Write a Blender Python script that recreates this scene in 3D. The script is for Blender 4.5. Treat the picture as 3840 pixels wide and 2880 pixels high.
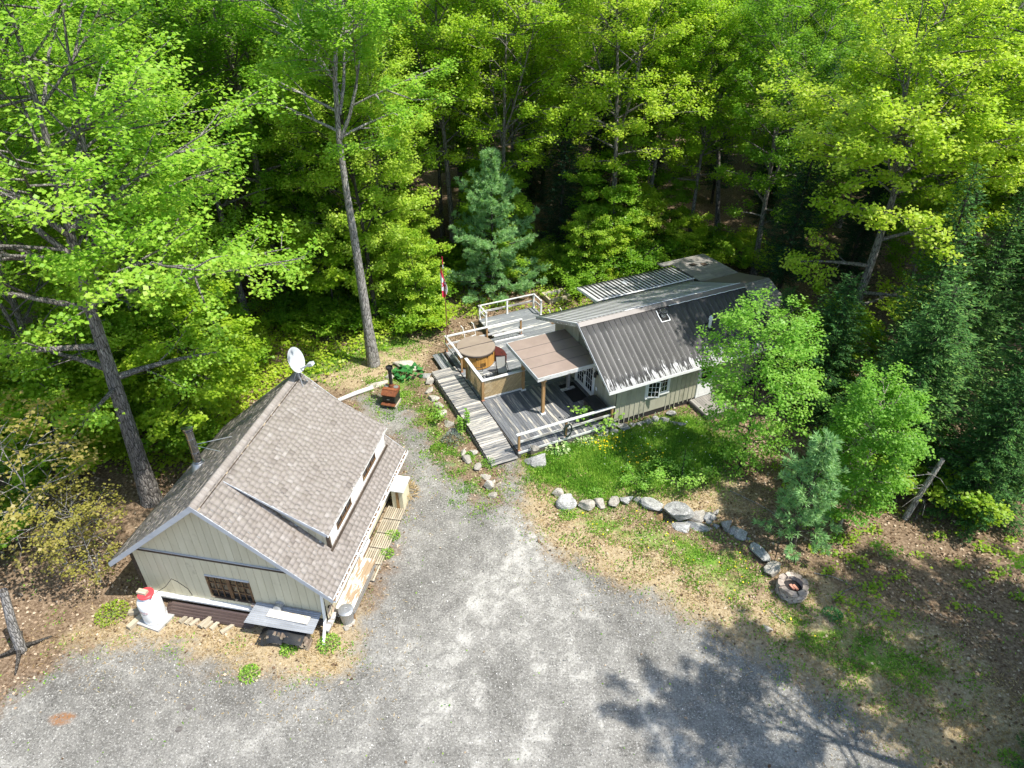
import bpy, math, random
import numpy as np
from mathutils import Vector, Matrix
random.seed(7); rng = np.random.default_rng(7)
for o in list(bpy.data.objects): bpy.data.objects.remove(o)
scene = bpy.context.scene; COL = scene.collection
R = math.radians

# ------------------------------------------------------------------ camera, sky, sun, exposure
cam = bpy.data.cameras.new('camera'); camo = bpy.data.objects.new('camera', cam); COL.objects.link(camo)
camo.location = (0, 0, 21.0); camo.rotation_euler = (math.pi/2 - 0.608, 0, 0)
cam.sensor_fit = 'HORIZONTAL'; cam.sensor_width = 36; cam.lens = 36*2663/3840; cam.clip_end = 3000; cam.clip_start = .1
scene.camera = camo
SUN_DIR = Vector((0.90, -0.38, 0)).normalized(); SUN_EL = R(62)
to_sun = Vector((SUN_DIR.x*math.cos(SUN_EL), SUN_DIR.y*math.cos(SUN_EL), math.sin(SUN_EL)))
world = bpy.data.worlds.new('World'); scene.world = world; world.use_nodes = True
wn = world.node_tree; bg = wn.nodes['Background']
sky = wn.nodes.new('ShaderNodeTexSky'); sky.sky_type = 'NISHITA'; sky.sun_disc = False
sky.sun_elevation = SUN_EL; sky.sun_rotation = math.atan2(SUN_DIR.x, SUN_DIR.y)
wn.links.new(sky.outputs[0], bg.inputs[0]); bg.inputs[1].default_value = 0.15
sl = bpy.data.lights.new('sun', 'SUN'); sl.energy = 4.2; sl.angle = R(0.6); sl.color = (1, .96, .88)
slo = bpy.data.objects.new('sun', sl); COL.objects.link(slo)
slo.rotation_euler = to_sun.to_track_quat('Z', 'Y').to_euler(); slo.location = (20, -10, 40)
vs = scene.view_settings; vs.view_transform = 'Standard'; vs.look = 'None'; vs.exposure = 0.95; vs.gamma = 1; vs.use_curve_mapping = False
scene.render.engine = 'CYCLES'
scene.cycles.max_bounces = 10; scene.cycles.diffuse_bounces = 7; scene.cycles.transmission_bounces = 4; scene.cycles.glossy_bounces = 3

# ------------------------------------------------------------------ helpers: materials
def lin(r, g, b):
    f = lambda c: c/255/12.92 if c/255 <= .04045 else ((c/255+.055)/1.055)**2.4
    return (f(r), f(g), f(b))
class NT:
    def __init__(s, name):
        s.m = bpy.data.materials.new(name); s.m.use_nodes = True; s.t = s.m.node_tree; s.t.nodes.clear()
    def n(s, typ, **kw):
        nd = s.t.nodes.new('ShaderNode'+typ)
        for k, v in kw.items():
            if k.startswith('i_'):
                key = k[2:]; key = int(key) if key.isdigit() else key.replace('_', ' ')
                s.set(nd, key, v)
            else: setattr(nd, k, v)
        return nd
    def set(s, nd, key, v):
        inp = nd.inputs[key]
        if hasattr(v, 'is_linked') or isinstance(v, bpy.types.NodeSocket): s.t.links.new(v, inp)
        else:
            if isinstance(v, tuple) and len(v) == 3 and inp.type == 'RGBA': v = (*v, 1)
            inp.default_value = v
    def noise(s, vec, scale, detail=5, rough=.6, dist=0):
        return s.n('TexNoise', i_Vector=vec, i_Scale=scale, i_Detail=detail, i_Roughness=rough, i_Distortion=dist).outputs[0]
    def ramp(s, fac, stops, interp='LINEAR'):
        r = s.n('ValToRGB', i_0=fac); cr = r.color_ramp; cr.interpolation = interp
        while len(cr.elements) < len(stops): cr.elements.new(.5)
        for e, (p, c) in zip(cr.elements, stops):
            e.position = p; e.color = (*c, 1) if len(c) == 3 else c
        return r.outputs[0]
    def mask(s, fac, lo, hi):
        return s.n('MapRange', i_0=fac, i_1=lo, i_2=hi, interpolation_type='SMOOTHSTEP').outputs[0]
    def mix(s, fac, a, b, mode='MIX'):
        nd = s.n('Mix', data_type='RGBA', blend_type=mode)
        s.set(nd, 0, fac); s.set(nd, 6, a); s.set(nd, 7, b); return nd.outputs[2]
    def math(s, op, a, b=0.):
        return s.n('Math', operation=op, i_0=a, i_1=b).outputs[0]
    def attr(s, name, typ='GEOMETRY'):
        return s.n('Attribute', attribute_name=name, attribute_type=typ).outputs['Fac']
    def coords(s, stretch=(1, 1, 1), kind='Object', rnd=True):
        tc = s.n('TexCoord').outputs[kind]
        if rnd:
            oi = s.n('ObjectInfo').outputs['Random']
            off = s.math('MULTIPLY', oi, 61.7)
            cx = s.n('CombineXYZ', i_0=off, i_1=off, i_2=off).outputs[0]
            tc = s.n('VectorMath', operation='ADD', i_0=tc, i_1=cx).outputs[0]
        return s.n('Mapping', i_Vector=tc, i_Scale=stretch).outputs[0]
    def finish(s, color, rough=.7, spec=.3, metal=0., bump=None, bstr=.3, bdist=.02, trans=0):
        p = s.n('BsdfPrincipled')
        s.set(p, 'Base Color', color); s.set(p, 'Roughness', rough); s.set(p, 'Specular IOR Level', spec); s.set(p, 'Metallic', metal)
        if bump is not None:
            b = s.n('Bump', i_Height=bump, i_Strength=bstr, i_Distance=bdist); s.t.links.new(b.outputs[0], p.inputs['Normal'])
        sh = p.outputs[0]
        o = s.n('OutputMaterial'); s.t.links.new(sh, o.inputs[0]); return s.m

def nmat(name, cols, scale=4, stretch=(1, 1, 1), rough=.75, spec=.25, metal=0., bump=.25, bscale=60, rnd=.15, worn=None, dirt=None, kind='Object', bdist=.01):
    t = NT(name); v = t.coords(stretch, kind)
    f = t.noise(v, scale, 6, .62)
    n = len(cols); c = t.ramp(f, [(.3+.4*i/max(1, n-1), cols[i]) for i in range(n)])
    if worn:   # (colour, low, high, scale, stretch)
        wv = t.coords(worn[4], kind); wm = t.mask(t.math('ADD', t.noise(wv, worn[3], 7, .65, .4), t.math('MULTIPLY', t.math('SUBTRACT', t.n('ObjectInfo').outputs['Random'], .5), .16)), worn[1], worn[2]); c = t.mix(wm, c, worn[0])
    if dirt:
        dv = t.coords((1, 1, 1), kind); dm = t.mask(t.noise(dv, dirt[1], 5, .7), dirt[2], dirt[3]); c = t.mix(dm, c, dirt[0])
    if rnd:
        r = t.n('ObjectInfo').outputs['Random']; k = t.math('ADD', t.math('MULTIPLY', r, 2*rnd), 1-rnd)
        c = t.mix(1., c, t.n('CombineColor', i_0=k, i_1=k, i_2=k).outputs[0], 'MULTIPLY')
    b = t.noise(v, bscale, 4, .6)
    return t.finish(c, rough, spec, metal, b, bump, bdist)

MAT = {}
MAT['siding_cream'] = nmat('siding_cream', [(.52, .47, .33), (.60, .55, .40)], 2.5, (1, 1, .25), .8, bump=.15, rnd=.05, dirt=((.36, .33, .24), 1.6, .58, .8))
MAT['siding_greige'] = nmat('siding_greige', [(.33, .315, .24), (.42, .40, .31)], 2.5, (1, 1, .25), .75, bump=.15, rnd=.07, dirt=((.22, .21, .15), 1.3, .56, .8))
MAT['white_paint'] = nmat('white_paint', [(.70, .70, .68), (.80, .80, .78)], 3, rough=.55, bump=.1, rnd=.04, dirt=((.42, .40, .36), 3, .6, .8))
MAT['white_peel'] = nmat('white_peel', [(.50, .50, .49), (.64, .64, .63)], 3, (.4, 1, 1), .65, bump=.3, rnd=.06, worn=((.27, .25, .23), .53, .60, 3.2, (.7, 3, 3)))
MAT['fascia_grey'] = nmat('fascia_grey', [(.36, .38, .41), (.46, .48, .50)], 3, (.3, 1, 1), .55, bump=.1, rnd=.05)
MAT['trim_dark'] = nmat('trim_dark', [(.035, .026, .02), (.09, .065, .045)], 5, (.3, .3, 1), .75, rnd=.2, worn=((.38, .30, .20), .60, .66, 2.4, (1, 1, .5)))
MAT['window_wood'] = nmat('window_wood', [(.09, .05, .028), (.20, .12, .06)], 5, rough=.6, worn=((.34, .24, .12), .56, .66, 3, (1, 1, 1)))
MAT['bare_wood'] = nmat('bare_wood', [(.28, .16, .065), (.42, .26, .12)], 4, (4, 4, .5), .7, worn=((.16, .09, .045), .56, .62, 3, (3, 3, .4)))
MAT['old_wood'] = nmat('old_wood', [(.26, .22, .16), (.48, .42, .31)], 3, (.5, 5, 5), .85, bump=.5, rnd=.2)
MAT['grey_wood'] = nmat('grey_wood', [(.16, .15, .14), (.30, .28, .25)], 3, (.5, 5, 5), .85, bump=.5, rnd=.2)
deckgrey = [(.095, .10, .11), (.16, .165, .175)]
MAT['deck_walk'] = nmat('deck_walk', deckgrey, 4, (.6, 3, 1), .75, bump=.35, rnd=.28, worn=((.38, .35, .305), .40, .60, 3.0, (.5, 5, 1)))
MAT['deck_mid'] = nmat('deck_mid', deckgrey, 4, (.6, 3, 1), .75, bump=.35, rnd=.25, worn=((.40, .365, .30), .52, .66, 1.8, (.35, 5, 1)))
MAT['deck_grey'] = nmat('deck_grey', [(.13, .14, .15), (.21, .22, .23)], 4, (.6, 3, 1), .7, bump=.3, rnd=.15, worn=((.48, .46, .42), .585, .63, 1.7, (.4, 3.5, 1)))
MAT['joist_dark'] = nmat('joist_dark', [(.07, .06, .055), (.13, .12, .11)], 4, (.5, 3, 3), .85)
MAT['concrete'] = nmat('concrete', [(.30, .29, .28), (.42, .41, .39)], 5, rough=.9, bump=.4)
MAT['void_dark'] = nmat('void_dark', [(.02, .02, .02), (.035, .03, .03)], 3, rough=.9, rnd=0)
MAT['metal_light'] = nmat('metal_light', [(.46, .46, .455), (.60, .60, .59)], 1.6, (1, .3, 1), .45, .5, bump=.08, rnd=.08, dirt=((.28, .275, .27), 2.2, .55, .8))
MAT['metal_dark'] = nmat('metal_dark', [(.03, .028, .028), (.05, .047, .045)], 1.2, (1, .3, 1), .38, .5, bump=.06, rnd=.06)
MAT['flashing_brown'] = nmat('flashing_brown', [(.125, .105, .095), (.16, .14, .125)], 2, rough=.45, spec=.5, bump=.05, rnd=.05)
MAT['canopy_brown'] = nmat('canopy_brown', [(.235, .18, .15), (.29, .225, .19)], 1.3, rough=.55, spec=.4, bump=.08, rnd=.05, dirt=((.36, .30, .26), 1.5, .62, .8))
MAT['chrome'] = nmat('chrome', [(.50, .50, .52), (.62, .62, .64)], 2, rough=.16, metal=1., bump=.03, rnd=0)
MAT['galvanised'] = nmat('galvanised', [(.36, .37, .38), (.50, .51, .52)], 6, rough=.42, metal=.7, bump=.08, rnd=.05)
MAT['black_metal'] = nmat('black_metal', [(.012, .012, .013), (.03, .03, .032)], 6, rough=.4, spec=.5, rnd=0)
MAT['black_rubber'] = nmat('black_rubber', [(.012, .012, .012), (.022, .022, .022)], 8, rough=.8, rnd=0)
MAT['rust'] = nmat('rust', [(.12, .038, .016), (.24, .085, .035)], 5, rough=.8, bump=.3, dirt=((.05, .025, .018), 4, .5, .75))
MAT['tub_cover'] = nmat('tub_cover', [(.215, .17, .135), (.265, .215, .17)], 1.5, rough=.7, bump=.12, rnd=0)
MAT['tub_skirt'] = nmat('tub_skirt', [(.45, .22, .05), (.58, .32, .085)], 6, (3, 3, .3), .55, rnd=.14)
MAT['dark_vinyl'] = nmat('dark_vinyl', [(.07, .055, .05), (.10, .08, .07)], 5, rough=.55, rnd=0)
MAT['maroon'] = nmat('maroon', [(.055, .014, .012), (.085, .022, .018)], 5, rough=.5, rnd=0)
MAT['sling'] = nmat('sling', [(.27, .27, .25), (.34, .34, .315)], 30, rough=.8, bump=.1, rnd=.03)
MAT['dish_white'] = nmat('dish_white', [(.40, .42, .43), (.47, .49, .50)], 3, rough=.45, bump=.02, rnd=0)
MAT['tank_white'] = nmat('tank_white', [(.78, .78, .77), (.84, .84, .83)], 2, rough=.35, spec=.45, bump=.03, rnd=0)
MAT['red_plastic'] = nmat('red_plastic', [(.52, .05, .06), (.60, .075, .08)], 3, rough=.4, bump=.03, rnd=0)
MAT['flag_red'] = nmat('flag_red', [(.55, .02, .06), (.66, .035, .09)], 3, rough=.8, bump=.05, rnd=0)
MAT['flag_white'] = nmat('flag_white', [(.74, .72, .76), (.82, .80, .83)], 3, rough=.8, bump=.05, rnd=0)
MAT['pole_brown'] = nmat('pole_brown', [(.16, .07, .04), (.22, .10, .06)], 4, rough=.6, rnd=0)
MAT['ink_black'] = nmat('ink_black', [(.03, .03, .03), (.05, .05, .05)], 3, rough=.6, rnd=0)
MAT['ink_red'] = nmat('ink_red', [(.45, .06, .07), (.5, .08, .08)], 3, rough=.6, rnd=0)
MAT['brick_red'] = nmat('brick_red', [(.42, .19, .13), (.52, .25, .18)], 6, rough=.85, bump=.4, rnd=.1)
MAT['paver'] = nmat('paver', [(.24, .19, .16), (.46, .39, .33)], 9, rough=.9, bump=.8, rnd=.25)
MAT['tarp'] = nmat('tarp', [(.012, .012, .012), (.03, .03, .03)], 3, rough=.45, spec=.5, bump=.3, bscale=9, rnd=0)
MAT['log_bark'] = nmat('log_bark', [(.10, .075, .055), (.22, .17, .13)], 6, (1, 1, 1), .9, bump=.6, rnd=.3)
MAT['log_end'] = nmat('log_end', [(.40, .31, .20), (.58, .48, .35)], 7, rough=.85, rnd=.25)
MAT['birch_bark'] = nmat('birch_bark', [(.55, .53, .50), (.72, .70, .67)], 4, (1, 1, 1), .8, worn=((.08, .07, .06), .60, .63, 3, (1, 1, 5)))
MAT['hose_green'] = nmat('hose_green', [(.02, .035, .03), (.03, .05, .04)], 4, rough=.5, rnd=0)
MAT['cedar_orange'] = MAT['bare_wood']
MAT['litter_debris'] = nmat('litter_debris', [(.10, .055, .03), (.30, .20, .12)], 30, rough=.95, bump=.8, bscale=50)

def glass_mat():
    t = NT('window_glass'); v = t.coords((1, 1, 1))
    c = t.ramp(t.noise(v, 3, 3), [(.3, (.008, .009, .01)), (.7, (.02, .022, .022))])
    return t.finish(c, .05, .7, 0.)
MAT['glass'] = glass_mat()

def shingle_mat():
    t = NT('asphalt_shingle'); v = t.coords((1, 1, 1), 'Object', True)
    va = t.attr('var')
    c = t.ramp(va, [(0, (.20, .175, .155)), (.25, (.255, .225, .20)), (.7, (.285, .255, .23)), (1, (.35, .32, .295))])
    g = t.noise(v, 160, 2, .6); c = t.mix(t.mask(g, .4, .75), c, (.17, .145, .13))
    return t.finish(c, .92, .15, 0, g, .35, .004)
MAT['shingle'] = shingle_mat()

def peel_roof_mat():   # dark brown painted steel, paint lost in streaks near the eave
    t = NT('peeling_roof_paint'); v = t.coords((1, 1, 1), 'Object', True)
    base = t.ramp(t.noise(t.coords((1, .3, 1)), 1.5, 5), [(.3, (.048, .047, .047)), (.7, (.090, .087, .086))])
    d = t.attr('slope')            # 0 at the ridge, 1 at the eave
    st = t.noise(t.coords((9, .9, 1)), 1.7, 6, .68, .2)
    big = t.noise(t.coords((1, 1, 1), 'Object', True), .9, 3)
    lvl = t.math('ADD', t.math('ADD', st, t.math('MULTIPLY', t.math('SUBTRACT', d, .86), 1.25)), t.math('MULTIPLY', t.math('SUBTRACT', big, .5), .85))
    m = t.mask(lvl, .54, .66)
    fl = t.mask(t.noise(t.coords((5, .8, 1)), 4.5, 6, .7), .675, .70)
    m = t.math('MAXIMUM', m, fl)
    c = t.mix(m, base, (.56, .56, .57))
    r = t.math('ADD', t.math('MULTIPLY', m, .2), .36)
    return t.finish(c, r, .5, 0., st, .08, .004)
MAT['peel_roof'] = peel_roof_mat()

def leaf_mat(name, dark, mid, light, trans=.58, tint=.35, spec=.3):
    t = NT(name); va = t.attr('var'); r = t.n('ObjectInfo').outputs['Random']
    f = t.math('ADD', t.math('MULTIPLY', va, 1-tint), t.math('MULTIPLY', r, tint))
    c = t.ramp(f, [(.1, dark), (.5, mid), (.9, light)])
    d = t.n('BsdfPrincipled'); t.set(d, 'Base Color', c); t.set(d, 'Roughness', .42); t.set(d, 'Specular IOR Level', spec)
    tl = t.n('BsdfTranslucent'); t.set(tl, 0, t.mix(1., c, (1.05, 1.12, .55), 'MULTIPLY'))
    mx = t.n('MixShader'); t.set(mx, 0, trans); t.t.links.new(d.outputs[0], mx.inputs[1]); t.t.links.new(tl.outputs[0], mx.inputs[2])
    o = t.n('OutputMaterial'); t.t.links.new(mx.outputs[0], o.inputs[0]); return t.m
MAT['leaf_maple'] = leaf_mat('leaf_maple', (.15, .33, .03), (.29, .51, .05), (.48, .64, .10))
MAT['leaf_forest'] = leaf_mat('leaf_forest', (.14, .31, .03), (.30, .49, .045), (.50, .62, .09), tint=.55)
MAT['leaf_lime'] = leaf_mat('leaf_lime', (.22, .40, .025), (.39, .55, .04), (.56, .65, .09))
MAT['leaf_fresh'] = leaf_mat('leaf_fresh', (.14, .33, .04), (.27, .51, .07), (.46, .66, .16))
MAT['leaf_yellow'] = leaf_mat('leaf_yellow', (.26, .27, .05), (.42, .38, .09), (.52, .42, .18))
MAT['leaf_under'] = leaf_mat('leaf_under', (.13, .30, .025), (.26, .45, .04), (.45, .58, .06), tint=.5)
MAT['needle_pine'] = leaf_mat('needle_pine', (.11, .26, .10), (.25, .45, .19), (.44, .64, .30), .4, .1, .08)
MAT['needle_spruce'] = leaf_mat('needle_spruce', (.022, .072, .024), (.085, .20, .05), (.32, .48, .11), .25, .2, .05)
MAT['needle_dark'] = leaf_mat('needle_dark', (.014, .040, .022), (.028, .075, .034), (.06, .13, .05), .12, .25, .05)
MAT['grass'] = leaf_mat('grass', (.11, .26, .03), (.22, .43, .05), (.40, .56, .10), .4, 0, .1)
MAT['herb_dark'] = leaf_mat('herb_dark', (.02, .11, .025), (.04, .19, .045), (.09, .28, .07), .25, .1)
MAT['hosta'] = leaf_mat('hosta', (.12, .26, .05), (.30, .44, .14), (.62, .66, .40), .25, 0)
MAT['grey_shrub'] = leaf_mat('grey_shrub', (.06, .09, .075), (.11, .14, .12), (.2, .24, .2), .15, 0)
MAT['dry_straw'] = leaf_mat('dry_straw', (.28, .18, .08), (.45, .32, .15), (.62, .48, .26), .2, 0)
MAT['litter'] = leaf_mat('litter', (.10, .06, .035), (.28, .19, .12), (.52, .41, .30), .12, 0, .1)
MAT['petal'] = leaf_mat('petal', (.75, .55, .01), (.85, .65, .015), (.9, .72, .03), .2, 0)
MAT['petal_white'] = leaf_mat('petal_white', (.6, .6, .65), (.7, .7, .75), (.8, .8, .8), .2, 0)

MAT['gravel_bit'] = leaf_mat('gravel_bit', (.12, .115, .105), (.34, .33, .305), (.6, .58, .54), .02, 0)
def bark_mat(name, a, b, c2):
    t = NT(name); v = t.coords((1, 1, .22))
    f = t.noise(v, 9, 7, .7, .6); vo = t.n('TexVoronoi', i_Vector=t.coords((1, 1, .2)), i_Scale=14., feature='DISTANCE_TO_EDGE').outputs[0]
    col = t.ramp(f, [(.3, a), (.5, b), (.72, c2)]); col = t.mix(t.mask(vo, .0, .12), tuple(x*.45 for x in a), col)
    h = t.math('ADD', f, t.math('MULTIPLY', t.mask(vo, 0, .2), .6))
    return t.finish(col, .9, .15, 0, h, .9, .04)
MAT['bark'] = bark_mat('bark', (.11, .10, .09), (.22, .20, .185), (.38, .36, .33))
MAT['bark_pale'] = bark_mat('bark_pale', (.20, .185, .17), (.34, .32, .295), (.50, .475, .44))
MAT['bark_dark'] = bark_mat('bark_dark', (.045, .04, .035), (.09, .08, .07), (.17, .155, .14))
MAT['bark_birch'] = bark_mat('bark_birch', (.22, .17, .13), (.42, .36, .31), (.60, .55, .50))

def rock_mat(name, a, b, c2, lichen):
    t = NT(name); v = t.coords((1, 1, 1)); st = t.coords((1, .6, 3.2))
    f = t.noise(st, 2.2, 8, .68, .8); g = t.noise(v, 9, 6, .7)
    c = t.ramp(f, [(.28, a), (.5, b), (.7, c2)]); c = t.mix(t.mask(g, .56, .62), c, lichen)
    c = t.mix(t.mask(t.noise(v, 3, 4), .6, .75), c, tuple(x*.5 for x in a))
    r = t.n('ObjectInfo').outputs['Random']; k = t.math('ADD', t.math('MULTIPLY', r, .35), .82)
    c = t.mix(1., c, t.n('CombineColor', i_0=k, i_1=k, i_2=k).outputs[0], 'MULTIPLY')
    return t.finish(c, .9, .2, 0, t.math('ADD', f, t.math('MULTIPLY', g, .5)), .7, .05)
MAT['rock'] = rock_mat('rock', (.12, .12, .115), (.26, .257, .245), (.41, .40, .385), (.54, .53, .505))
MAT['rock_warm'] = rock_mat('rock_warm', (.18, .16, .13), (.33, .30, .255), (.46, .43, .375), (.58, .55, .49))
MAT['rock_rust'] = rock_mat('rock_rust', (.20, .11, .05), (.34, .20, .09), (.42, .28, .14), (.3, .25, .2))

def ground_mat():
    t = NT('ground_cover'); P = t.n('NewGeometry').outputs['Position']
    v = t.n('Mapping', i_Vector=P, i_Scale=(1, 1, 1)).outputs[0]
    edge = t.noise(v, 1.1, 8, .68); fine = t.noise(v, 9, 6, .7); spk = t.noise(v, 30, 4, .75)
    # gravel
    big = t.noise(v, .42, 6, .62, .5); mid = t.noise(v, 2.3, 8, .75, .6)
    gm = t.math('ADD', t.math('MULTIPLY', big, .5), t.math('MULTIPLY', mid, .5)); gm = t.math('ADD', t.math('SUBTRACT', gm, .02), t.math('MULTIPLY', t.attr('track'), t.math('MULTIPLY', mid, .20)))
    grav = t.ramp(gm, [(.34, (.105, .099, .089)), (.46, (.17, .162, .147)), (.55, (.235, .224, .203)), (.67, (.40, .383, .348))])
    grv = t.math('ADD', t.math('MULTIPLY', t.noise(v, 14, 3, .8), .6), t.math('MULTIPLY', spk, .4)); grav = t.mix(t.mask(grv, .52, .66), grav, (.52, .505, .47)); grav = t.mix(t.mask(grv, .48, .36), grav, (.05, .048, .045))
    # leaf litter soil
    lit = t.ramp(fine, [(.28, (.055, .037, .023)), (.45, (.135, .092, .058)), (.6, (.25, .18, .12)), (.75, (.37, .285, .205))])
    lit = t.mix(t.mask(spk, .58, .72), lit, (.40, .31, .22)); lit = t.mix(t.mask(spk, .44, .3), lit, (.035, .022, .014))
    # dry straw soil
    st = t.ramp(t.math('ADD', t.math('MULTIPLY', fine, .6), t.math('MULTIPLY', spk, .4)), [(.33, (.17, .12, .065)), (.5, (.34, .265, .16)), (.66, (.52, .43, .29))])
    # grass soil
    gr = t.ramp(t.math('ADD', t.math('MULTIPLY', fine, .6), t.math('MULTIPLY', spk, .4)), [(.35, (.05, .09, .018)), (.5, (.12, .23, .03)), (.66, (.24, .35, .06))])
    def am(name, w=.9, lo=.42, hi=.58):
        a = t.attr(name)
        x = t.math('ADD', a, t.math('MULTIPLY', t.math('SUBTRACT', edge, .5), w)); x = t.math('ADD', x, t.math('MULTIPLY', t.math('SUBTRACT', spk, .5), .5))
        return t.mask(x, lo, hi)
    c = t.mix(am('straw', 1.0, .3, .7), lit, st)
    c = t.mix(am('grass', 1.1, .35, .65), c, gr)
    c = t.mix(am('gravel', 1.1, .30, .70), c, grav)
    stn = t.mask(t.attr('stain'), .35, .7)
    c = t.mix(t.math('MULTIPLY', stn, t.mask(fine, .3, .6)), c, (.26, .13, .06))
    h = t.math('ADD', t.math('MULTIPLY', spk, .6), t.math('MULTIPLY', fine, .8))
    return t.finish(c, .95, .12, 0, h, .8, .045)
MAT['ground'] = ground_mat()

# ------------------------------------------------------------------ helpers: meshes and objects
def tag(o, label=None, cat=None, group=None, kind=None):
    if label: o['label'] = label
    if cat: o['category'] = cat
    if group: o['group'] = group
    if kind: o['kind'] = kind
    return o
def empty(name, loc=(0, 0, 0), rz=0, label=None, cat=None, group=None):
    o = bpy.data.objects.new(name, None); COL.objects.link(o); o.location = loc; o.rotation_euler = (0, 0, rz); o.empty_display_size = .2
    return tag(o, label, cat, group)
def link(name, me, parent=None, M=None, loc=None, rz=None):
    o = bpy.data.objects.new(name, me); COL.objects.link(o)
    if parent: o.parent = parent
    if M is not None: o.matrix_basis = M
    if loc is not None: o.location = loc
    if rz is not None: o.rotation_euler = (0, 0, rz)
    return o
def npmesh(name, V, F, mat, attrs=None, smooth=False):
    """V (n,3), F (m,k) arrays -> mesh, fast"""
    V = np.asarray(V, np.float32); F = np.asarray(F, np.int32); me = bpy.data.meshes.new(name)
    m, k = F.shape
    me.vertices.add(len(V)); me.vertices.foreach_set('co', V.ravel())
    me.loops.add(m*k); me.loops.foreach_set('vertex_index', F.ravel())
    me.polygons.add(m); me.polygons.foreach_set('loop_start', np.arange(0, m*k, k, dtype=np.int32))
    if smooth: me.polygons.foreach_set('use_smooth', np.ones(m, bool))
    for a, d in (attrs or {}).items():
        at = me.attributes.new(a, 'FLOAT', 'POINT'); at.data.foreach_set('value', np.asarray(d, np.float32))
    me.materials.append(MAT[mat] if isinstance(mat, str) else mat); me.update(); me.validate(); return me

class MB:
    def __init__(s): s.v = []; s.f = []
    def add(s, V, F):
        n = len(s.v); s.v += [tuple(p) for p in V]; s.f += [tuple(i+n for i in f) for f in F]; return s
    def hexa(s, P):   # 8 points: bottom 0-3 ccw, top 4-7
        return s.add(P, [(3, 2, 1, 0), (4, 5, 6, 7), (0, 1, 5, 4), (1, 2, 6, 5), (2, 3, 7, 6), (3, 0, 4, 7)])
    def box(s, x0, x1, y0, y1, z0, z1):
        return s.hexa([(x0, y0, z0), (x1, y0, z0), (x1, y1, z0), (x0, y1, z0), (x0, y0, z1), (x1, y0, z1), (x1, y1, z1), (x0, y1, z1)])
    def cbox(s, c, d, M=None):
        P = [(sx*d[0]/2, sy*d[1]/2, sz*d[2]/2) for sz in (-1, 1) for sx, sy in ((-1, -1), (1, -1), (1, 1), (-1, 1))]
        c = Vector(c); return s.hexa([tuple((M @ Vector(p) if M else Vector(p))+c) for p in P])
    def bar(s, p, q, w, h, up=(0, 0, 1)):
        p, q = Vector(p), Vector(q); d = (q-p).normalized(); up = Vector(up)
        if abs(d.dot(up)) > .98: up = Vector((0, 1, 0))
        x = d.cross(up).normalized()*(w/2); y = x.cross(d).normalized()*(h/2)
        return s.hexa([p-x-y, p+x-y, p+x+y, p-x+y, q-x-y, q+x-y, q+x+y, q-x+y])
    def prism(s, poly, d):   # poly: 3-D points, d: offset vector
        n = len(poly); d = Vector(d); V = [Vector(p) for p in poly]+[Vector(p)+d for p in poly]
        return s.add(V, [tuple(reversed(range(n))), tuple(range(n, 2*n))]+[(i, (i+1) % n, n+(i+1) % n, n+i) for i in range(n)])
    def tube(s, pts, r, n=8, cap=True):
        pts = [Vector(p) for p in pts]; rs = r if hasattr(r, '__len__') else [r]*len(pts)
        n0 = len(s.v); up = Vector((0, 0, 1)); prev = None
        for i, p in enumerate(pts):
            d = (pts[min(i+1, len(pts)-1)]-pts[max(i-1, 0)]).normalized()
            x = prev if prev is not None else (d.cross(up) if abs(d.dot(up)) < .95 else d.cross(Vector((0, 1, 0))))
            x = (x-d*x.dot(d)).normalized(); prev = x; y = d.cross(x)
            for k in range(n):
                a = 2*math.pi*k/n; s.v.append(tuple(p+(x*math.cos(a)+y*math.sin(a))*rs[i]))
        for i in range(len(pts)-1):
            for k in range(n):
                a = n0+i*n; s.f.append((a+k, a+(k+1) % n, a+n+(k+1) % n, a+n+k))
        if cap:
            s.f.append(tuple(n0+k for k in reversed(range(n)))); s.f.append(tuple(n0+(len(pts)-1)*n+k for k in range(n)))
        return s
    def lathe(s, prof, n=24, c=(0, 0, 0), cap=True):
        n0 = len(s.v)
        for r, z in prof:
            for k in range(n):
                a = 2*math.pi*k/n; s.v.append((c[0]+r*math.cos(a), c[1]+r*math.sin(a), c[2]+z))
        for i in range(len(prof)-1):
            for k in range(n):
                a = n0+i*n; s.f.append((a+k, a+(k+1) % n, a+n+(k+1) % n, a+n+k))
        if cap:
            s.f.append(tuple(n0+k for k in reversed(range(n)))); s.f.append(tuple(n0+(len(prof)-1)*n+k for k in range(n)))
        return s
    def mesh(s, name, mat, smooth=False):
        me = bpy.data.meshes.new(name); me.from_pydata(s.v, [], s.f); me.materials.append(MAT[mat])
        if smooth:
            me.polygons.foreach_set('use_smooth', [True]*len(me.polygons))
            try: me.set_sharp_from_angle(angle=R(38))
            except Exception: pass
        me.update(); return me
    def build(s, name, mat, parent=None, smooth=False, **kw): return link(name, s.mesh(name, mat, smooth), parent, **kw)

_boards = {}
def board(name, L, w, t, mat, parent, p, q_dir=(1, 0, 0), up=(0, 0, 1)):
    """a plank of real size, length along its own X, centred; shared mesh per size"""
    k = (round(L, 2), round(w, 3), round(t, 3), mat)
    if k not in _boards: _boards[k] = MB().box(-k[0]/2, k[0]/2, -w/2, w/2, -t/2, t/2).mesh(name, mat)
    x = Vector(q_dir).normalized(); z = Vector(up); y = z.cross(x).normalized(); z = x.cross(y)
    M = Matrix((x, y, z)).transposed().to_4x4(); M.translation = Vector(p)
    return link(name, _boards[k], parent, M)

def copy_tree(o, parent=None):
    c = o.copy(); COL.objects.link(c); c.parent = parent
    for ch in o.children: copy_tree(ch, c)
    return c

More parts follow.
